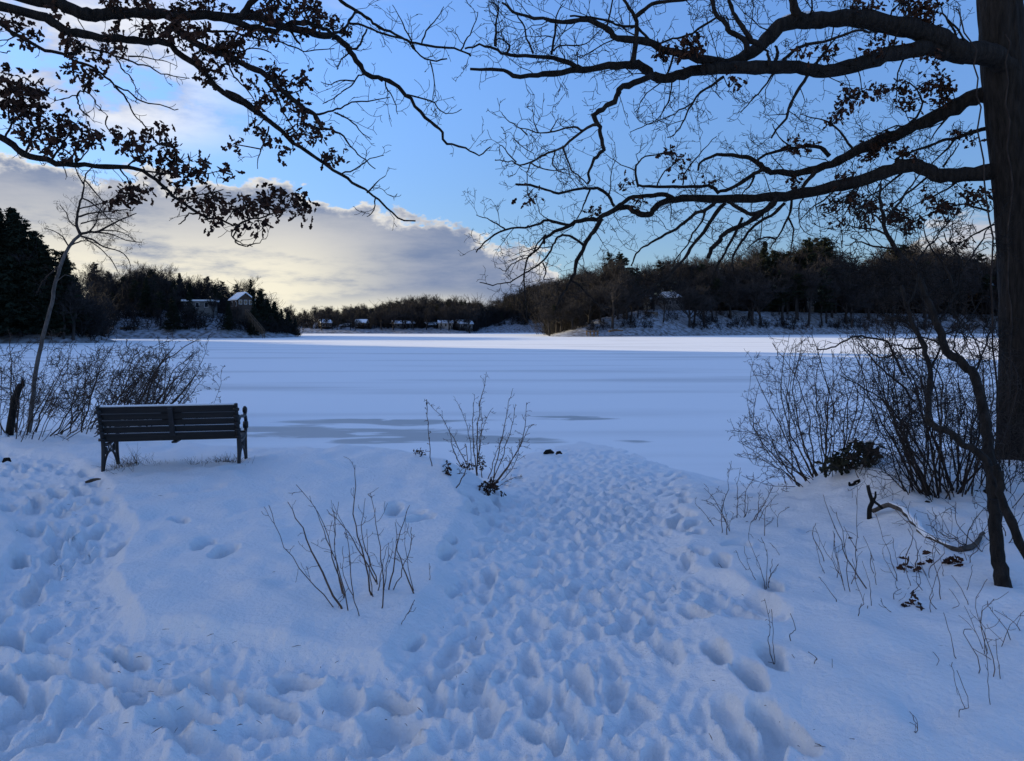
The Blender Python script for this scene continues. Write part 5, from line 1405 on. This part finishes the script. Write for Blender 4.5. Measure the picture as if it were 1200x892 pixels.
# stone on the far left of the bank, stones at the track's end
for px, py, w, lab in ((8, 541, .05, 'small dark stone on the snow past the end of the bench'), (643, 531, .10, 'brown stone with snow at the ice end of the track'), (655, 532, .06, 'small brown stone at the ice end of the track')):
    c = G(px, py); tb = TB(c); r = random.Random(px + 1)
    n = 8
    tb.tube([c + Vector((-w, 0, -.01)), c + Vector((-w * .5, 0, .02)), c + Vector((w * .3, .01, .025)), c + Vector((w, 0, 0))], [w * .2, w * .5, w * .45, w * .15], 8)
    tb.v = [v * r.uniform(.88, 1.12) for v in tb.v]
    o = tb.build('stone', M['soil'], None, True); o.location = c; tag(o, lab, 'stone')

# bare stems standing singly in the snow
def stem_thing(name, label, group, stems, seed, cat='twig', spacing=0, mat='stem', lens=(.05, .15)):
    return shrub(name, label, cat, stems, seed, mat, group, spacing, lens, 1, .05, t0=.4)
shrub('shrub', 'pale clump of dead stems on the ice edge below the broad fan shrub', 'shrub', [(846, 629, 857, 540, 1.4), (850, 628, 825, 572, 1.3), (856, 624, 822, 586, 1.2), (862, 612, 868, 548, 1.3), (868, 610, 884, 560, 1.2), (874, 612, 905, 572, 1.3), (880, 610, 890, 578, 1.2), (896, 632, 910, 580, 1.3), (884, 612, 912, 590, 1.1), (842, 618, 815, 590, 1), (870, 610, 876, 580, 1.1), (915, 622, 925, 594, 1), (858, 626, 848, 590, 1)], 65, 'stem', None, .10, (.05, .18), 2, .06)
shrub('dry_weed', 'spindly bunch of dead stems on the snow right of the trail', 'weed', [(895, 684, 862, 645, 1.1), (897, 683, 880, 612, 1.1), (900, 682, 905, 655, 1.1), (903, 680, 912, 662, 1), (892, 682, 872, 640, 1), (918, 664, 902, 636, .9), (899, 683, 892, 630, 1)], 66, 'stem', None, .14, (.04, .1), 1, .05)
shrub('dry_weed', 'tall loose stand of bare stalks in front of the raised bank', 'weed', [(977, 683, 952, 624, 1.2), (994, 692, 955, 618, 1.2), (990, 690, 978, 625, 1.2), (1003, 684, 1004, 568, 1.4), (1025, 694, 965, 580, 1.8), (996, 694, 980, 600, 1.1), (978, 680, 976, 622, 1)], 67, 'stem', None, .16, (.05, .16), 1, .04)
shrub('dry_weed', 'pair of tall thin stalks rising past the fallen leaf clump', 'weed', [(1058, 678, 1040, 588, 1.4), (1060, 682, 1034, 648, 1.2), (1062, 680, 1046, 630, 1), (1052, 684, 1026, 600, 1.2)], 68, 'stem', None, .16, (.05, .2), 1, .05)
shrub('dry_weed', 'bent weed with forked twigs beside the lowest leaf clump', 'weed', [(1045, 712, 1056, 690, 1.4), (1048, 710, 1032, 704, 1.1), (1068, 700, 1050, 688, 1), (1066, 712, 1102, 710, 1), (1060, 706, 1072, 660, 1.2)], 69, 'shrub', None, .09, (.04, .14), 1, .12)
shrub('shrub', 'sprawling dry bramble low at the edge of the open snow', 'bramble', [(1155, 775, 1130, 710, 1.4), (1156, 776, 1148, 724, 1.2), (1160, 774, 1165, 702, 1.6), (1168, 780, 1140, 760, 1.2), (1160, 772, 1212, 770, 1.4), (1215, 760, 1165, 715, 1.6), (1220, 745, 1180, 720, 1.4), (1158, 776, 1200, 716, 1.3), (1215, 782, 1175, 768, 1)], 70, 'stem', None, .10, (.05, .16), 1, .12)
shrub('dry_weed', 'thin stalks in a row in front of the forked sapling', 'weed', [(1117, 720, 1102, 664, 1.2), (1121, 720, 1112, 690, 1), (1136, 714, 1115, 674, 1.2), (1147, 713, 1140, 662, 1.1), (1092, 682, 1080, 640, 1)], 71, 'stem', None, 0)
singles = [(907, 767, 896, 702), (933, 758, 926, 719), (952, 746, 946, 725), (956, 745, 955, 728), (968, 754, 961, 730), (936, 793, 928, 767), (962, 790, 947, 764), (977, 793, 975, 772), (1101, 791, 1085, 752), (1139, 836, 1116, 776), (1073, 824, 1066, 796), (1071, 795, 1065, 779), (1067, 846, 1066, 834), (944, 683, 940, 670), (1030, 690, 1020, 650), (235 + 267, 693, 503, 660), (851, 672, 842, 660), (1068, 690, 1064, 655)]
rs_ = random.Random(55)
for _ in range(24):
    bx = rs_.uniform(955, 1150); by = rs_.uniform(640, 730)
    if rs_.random() < .35: bx = rs_.uniform(1080, 1195); by = rs_.uniform(720, 860)
    singles.append((bx, by, bx + rs_.gauss(-9, 9), by - rs_.uniform(18, 75) * (by - 560) / 130))
for i, s in enumerate(singles):
    stem_thing('bare_twig', 'single thin bare twig poking straight out of smooth snow', 'single twigs in the open snow', [(*s, 1.3)] + ([(s[0] + 1, s[1], s[2] + 8, s[3] + 12, 1)] if i in (0, 5, 8) else []), 100 + i, spacing=.10 if i % 3 == 0 else 0, lens=(.02, .06))
# twigs lying flat on the snow
for i, (x0, y0, x1, y1, lab) in enumerate(((1065, 757, 1132, 765, 'fallen twig lying flat in the open snow'), (1006, 719, 1030, 723, 'short fallen twig lying flat below the tall stalks'), (100, 566, 118, 562, 'dark bark strip lying by the iron foot of the bench'))):
    a = G(x0, y0); b = G(x1, y1); tb = TB(a); r = random.Random(i)
    p, q = smooth_path([a + Vector((0, 0, .004)), a.lerp(b, .4) + Vector((0, 0, .012)), a.lerp(b, .7) + Vector((0, .01, .01)), b + Vector((0, 0, .004))], [.003, .005, .004, .002] if i < 2 else [.012, .018, .014, .006], 3, .002, r)
    tb.tube(p, q, 5)
    if i < 2: twigs(tb, p, q, r, .12, (.03, .08), 1)
    o = tb.build('fallen_twig', M['stem']); o.location = a; tag(o, lab, 'twig')
# thin vines hanging along the oak trunk
vine = thing('climbing_vine', 'thin bare vine running up beside the oak trunk', 'vine', P(1176, 570, 7.25))
tb = TB(vine.location)
for pts in ([(1172, 570), (1168, 480), (1164, 380), (1160, 280), (1152, 190), (1148, 110), (1136, 50), (1120, 10)], [(1184, 570), (1180, 480), (1186, 380), (1178, 300), (1186, 220), (1182, 120), (1178, 40)]):
    p, q = path3(pts, 7.25, 7.2, 2.4, 1.6); p, q = smooth_path(p, q, 4, .012, random.Random(3)); tb.tube(p, q, 5)
tb.build('stem', M['twig'], vine, True)

# ------------------------------------------------------------------ light
SUN_AZ = math.radians(-65)      # from +Y towards -X
SUN_EL = math.radians(9.5)
sd = bpy.data.lights.new('sun', 'SUN'); so = bpy.data.objects.new('sun', sd); COL.objects.link(so)
sd.energy = 5.0; sd.angle = math.radians(.5); sd.color = (1.0, .82, .50)
dirv = Vector((math.sin(SUN_AZ) * math.cos(SUN_EL), math.cos(SUN_AZ) * math.cos(SUN_EL), math.sin(SUN_EL)))
so.rotation_euler = dirv.to_track_quat('Z', 'Y').to_euler()
so.location = dirv * 200

world = bpy.data.worlds.new('World'); sc.world = world; world.use_nodes = True
nt = world.node_tree; Lk_ = nt.links.new
for n in list(nt.nodes): nt.nodes.remove(n)
out = N(nt, 'ShaderNodeOutputWorld'); bg = N(nt, 'ShaderNodeBackground'); Lk_(bg.outputs[0], out.inputs[0])
STR = .15
bg.inputs['Strength'].default_value = STR
sky = N(nt, 'ShaderNodeTexSky', sky_type='NISHITA')
sky.sun_disc = False; sky.sun_elevation = SUN_EL; sky.sun_rotation = SUN_AZ
sky.air_density = 1.0; sky.dust_density = .3; sky.ozone_density = 3.0; sky.altitude = 0
tc = N(nt, 'ShaderNodeTexCoord')
def mth(op, x, y=None, z=None, clamp=False):
    n = N(nt, 'ShaderNodeMath', operation=op); n.use_clamp = clamp
    for i, v in enumerate((x, y, z)):
        if v is None: continue
        if isinstance(v, (int, float)): n.inputs[i].default_value = v
        else: Lk_(v, n.inputs[i])
    return n.outputs[0]
def smooth(v, a, b):
    n = N(nt, 'ShaderNodeMapRange', interpolation_type='SMOOTHSTEP'); Lk_(v, n.inputs[0])
    n.inputs[1].default_value = a; n.inputs[2].default_value = b; return n.outputs[0]
sep = N(nt, 'ShaderNodeSeparateXYZ'); Lk_(tc.outputs['Generated'], sep.inputs[0])
az = mth('MULTIPLY', mth('ARCTAN2', sep.outputs['X'], sep.outputs['Y']), 57.29578)
el = mth('MULTIPLY', mth('ARCSINE', sep.outputs['Z']), 57.29578)
comb = N(nt, 'ShaderNodeCombineXYZ'); Lk_(az, comb.inputs[0]); Lk_(el, comb.inputs[1])
def cnoise(sx, sy, detail=6, rough=.55, off=0.0, dist=0.0):
    mp = N(nt, 'ShaderNodeMapping'); mp.inputs['Scale'].default_value = (sx, sy, 1); mp.inputs['Location'].default_value = (off, off * .7, off)
    Lk_(comb.outputs[0], mp.inputs['Vector'])
    n = N(nt, 'ShaderNodeTexNoise'); n.inputs['Scale'].default_value = 1; n.inputs['Detail'].default_value = detail; n.inputs['Roughness'].default_value = rough; n.inputs['Distortion'].default_value = dist
    Lk_(mp.outputs[0], n.inputs['Vector']); return n.outputs['Fac']
def ramp(v, stops, interp='EASE'):
    n = N(nt, 'ShaderNodeValToRGB'); cr = n.color_ramp; cr.interpolation = interp
    while len(cr.elements) < len(stops): cr.elements.new(.5)
    for e, (p, c) in zip(cr.elements, stops):
        e.position = p; e.color = (*c, 1) if isinstance(c, tuple) else (c, c, c, 1)
    Lk_(v, n.inputs[0]); return n.outputs['Color']
def mix(f, a, b, mode='MIX'):
    n = N(nt, 'ShaderNodeMix', data_type='RGBA', blend_type=mode)
    for i, v in ((0, f), (6, a), (7, b)):
        if isinstance(v, (int, float)): n.inputs[i].default_value = v
        elif isinstance(v, tuple): n.inputs[i].default_value = (*v, 1)
        else: Lk_(v, n.inputs[i])
    return n.outputs[2]
K = 1.0 / STR
def col(r, g, b, k=1.0):
    f = lambda c: ((c / 255 + .055) / 1.055) ** 2.4 if c > 10 else c / 255 / 12.92
    return (f(r) * K * k, f(g) * K * k, f(b) * K * k)
EXPO = 0.78
kx = 2 ** -EXPO
azn = mth('MULTIPLY_ADD', az, 1 / 100, .5)        # -50..50 deg -> 0..1
edge = mth('MULTIPLY', ramp(azn, [(0.0, .55), (.15, .54), (.25, .52), (.33, .525), (.37, .47), (.42, .43), (.47, .37), (.52, .27), (.56, .12), (.60, -.1), (.70, -.1), (.74, .02), (.79, .34), (.86, .40), (1.0, .3)], 'LINEAR'), 20)
n1 = cnoise(.22, .36, 7, .55, 3.0)
n1b = cnoise(.75, 1.1, 6, .6, 17.0)
body = mth('ADD', mth('SUBTRACT', edge, el), mth('ADD', mth('MULTIPLY', mth('SUBTRACT', n1, .5), 6.5), mth('MULTIPLY', mth('SUBTRACT', n1b, .5), 3.2)))
m1 = smooth(body, -.1, .5)
m1 = mth('MULTIPLY', m1, mth('SUBTRACT', 1, mth('MULTIPLY', smooth(az, 15, 22), smooth(cnoise(.12, .5, 6, .65, 41.0), .62, .38))))
# soft far cloud, torn bits above the bank
n2 = cnoise(.11, .30, 6, .6, 11.0)
left_hi = mth('MULTIPLY', smooth(az, -16, -27), smooth(el, 11.0, 14.0))
left_hi = mth('MULTIPLY', left_hi, smooth(el, 26, 19))
m2 = mth('MULTIPLY', smooth(mth('ADD', n2, mth('MULTIPLY', mth('SUBTRACT', n1b, .5), .35)), .36, .54), left_hi)
top = mth('MULTIPLY', mth('MULTIPLY', smooth(el, 20, 24), smooth(az, 0, -8)), smooth(cnoise(.09, .25, 5, .6, 5.0), .46, .72))
m2 = mth('MAXIMUM', m2, mth('MULTIPLY', top, .55))
# cloud shading: grey underside, cream where the sun sits behind it, white rim
glow = mth('MULTIPLY', smooth(el, 11, 4.0), smooth(az, -5, -18))
n3 = cnoise(.10, .40, 7, .62, 21.0)
glow = mth('MULTIPLY', glow, smooth(n3, .25, .52))
hzn = mth('MULTIPLY', smooth(el, 3.6, .8), smooth(az, 1, -6))
glow = mth('MAXIMUM', glow, hzn)
grey = mix(smooth(n3, .35, .7), col(120, 138, 172, kx), col(160, 168, 188, kx))
cream = mix(smooth(el, 8, 2), col(232, 228, 218, kx), col(250, 243, 220, kx))
ccol = mix(glow, grey, cream)
rim = mth('MULTIPLY', smooth(body, 1.5, .2), smooth(cnoise(.3, .5, 4, .5, 31.0), .30, .54))
ccol = mix(mth('MULTIPLY', rim, .85), ccol, col(246, 242, 234, kx))
rightc = smooth(az, 18, 24)
ccol = mix(mth('MULTIPLY', rightc, .8), ccol, mix(smooth(n3, .3, .7), col(196, 200, 212, kx), col(232, 226, 216, kx)))
gain = N(nt, 'ShaderNodeMix', data_type='RGBA', blend_type='MULTIPLY'); gain.inputs[0].default_value = 1
Lk_(sky.outputs[0], gain.inputs[6]); gain.inputs[7].default_value = (.93, .97, 1.22, 1)
lift = mix(smooth(el, 4, 24), (.62, .64, .66), (.98, 1.03, 1.06))
lift = mix(smooth(el, 26, 60), lift, (1.35, 1.3, 1.25))
skyc = mix(1.0, gain.outputs[2], lift, 'MULTIPLY')
skyc = mix(mth('MULTIPLY', m2, .9), skyc, mix(smooth(n2, .40, .66), col(176, 188, 218, kx), col(244, 244, 246, kx)))
skyc = mix(m1, skyc, ccol)
# bright sky sector on the sun side, added outside the view to side-light the snow
sunside_fill = mth('MULTIPLY', mth('MULTIPLY', smooth(az, -42, -62), smooth(az, -150, -100)), mth('MULTIPLY', smooth(el, 50, 14), smooth(el, 0, 4)))
skyc = mix(mth('MULTIPLY', sunside_fill, .62), skyc, col(255, 244, 226, kx * 2.3))
Lk_(skyc, bg.inputs['Color'])

vs = sc.view_settings
vs.view_transform = 'Standard'; vs.look = 'None'; vs.gamma = 1; vs.use_curve_mapping = False
vs.exposure = EXPO
sc.cycles.max_bounces = 5; sc.cycles.diffuse_bounces = 3; sc.cycles.glossy_bounces = 2; sc.cycles.transmission_bounces = 1
sc.cycles.use_denoising = True
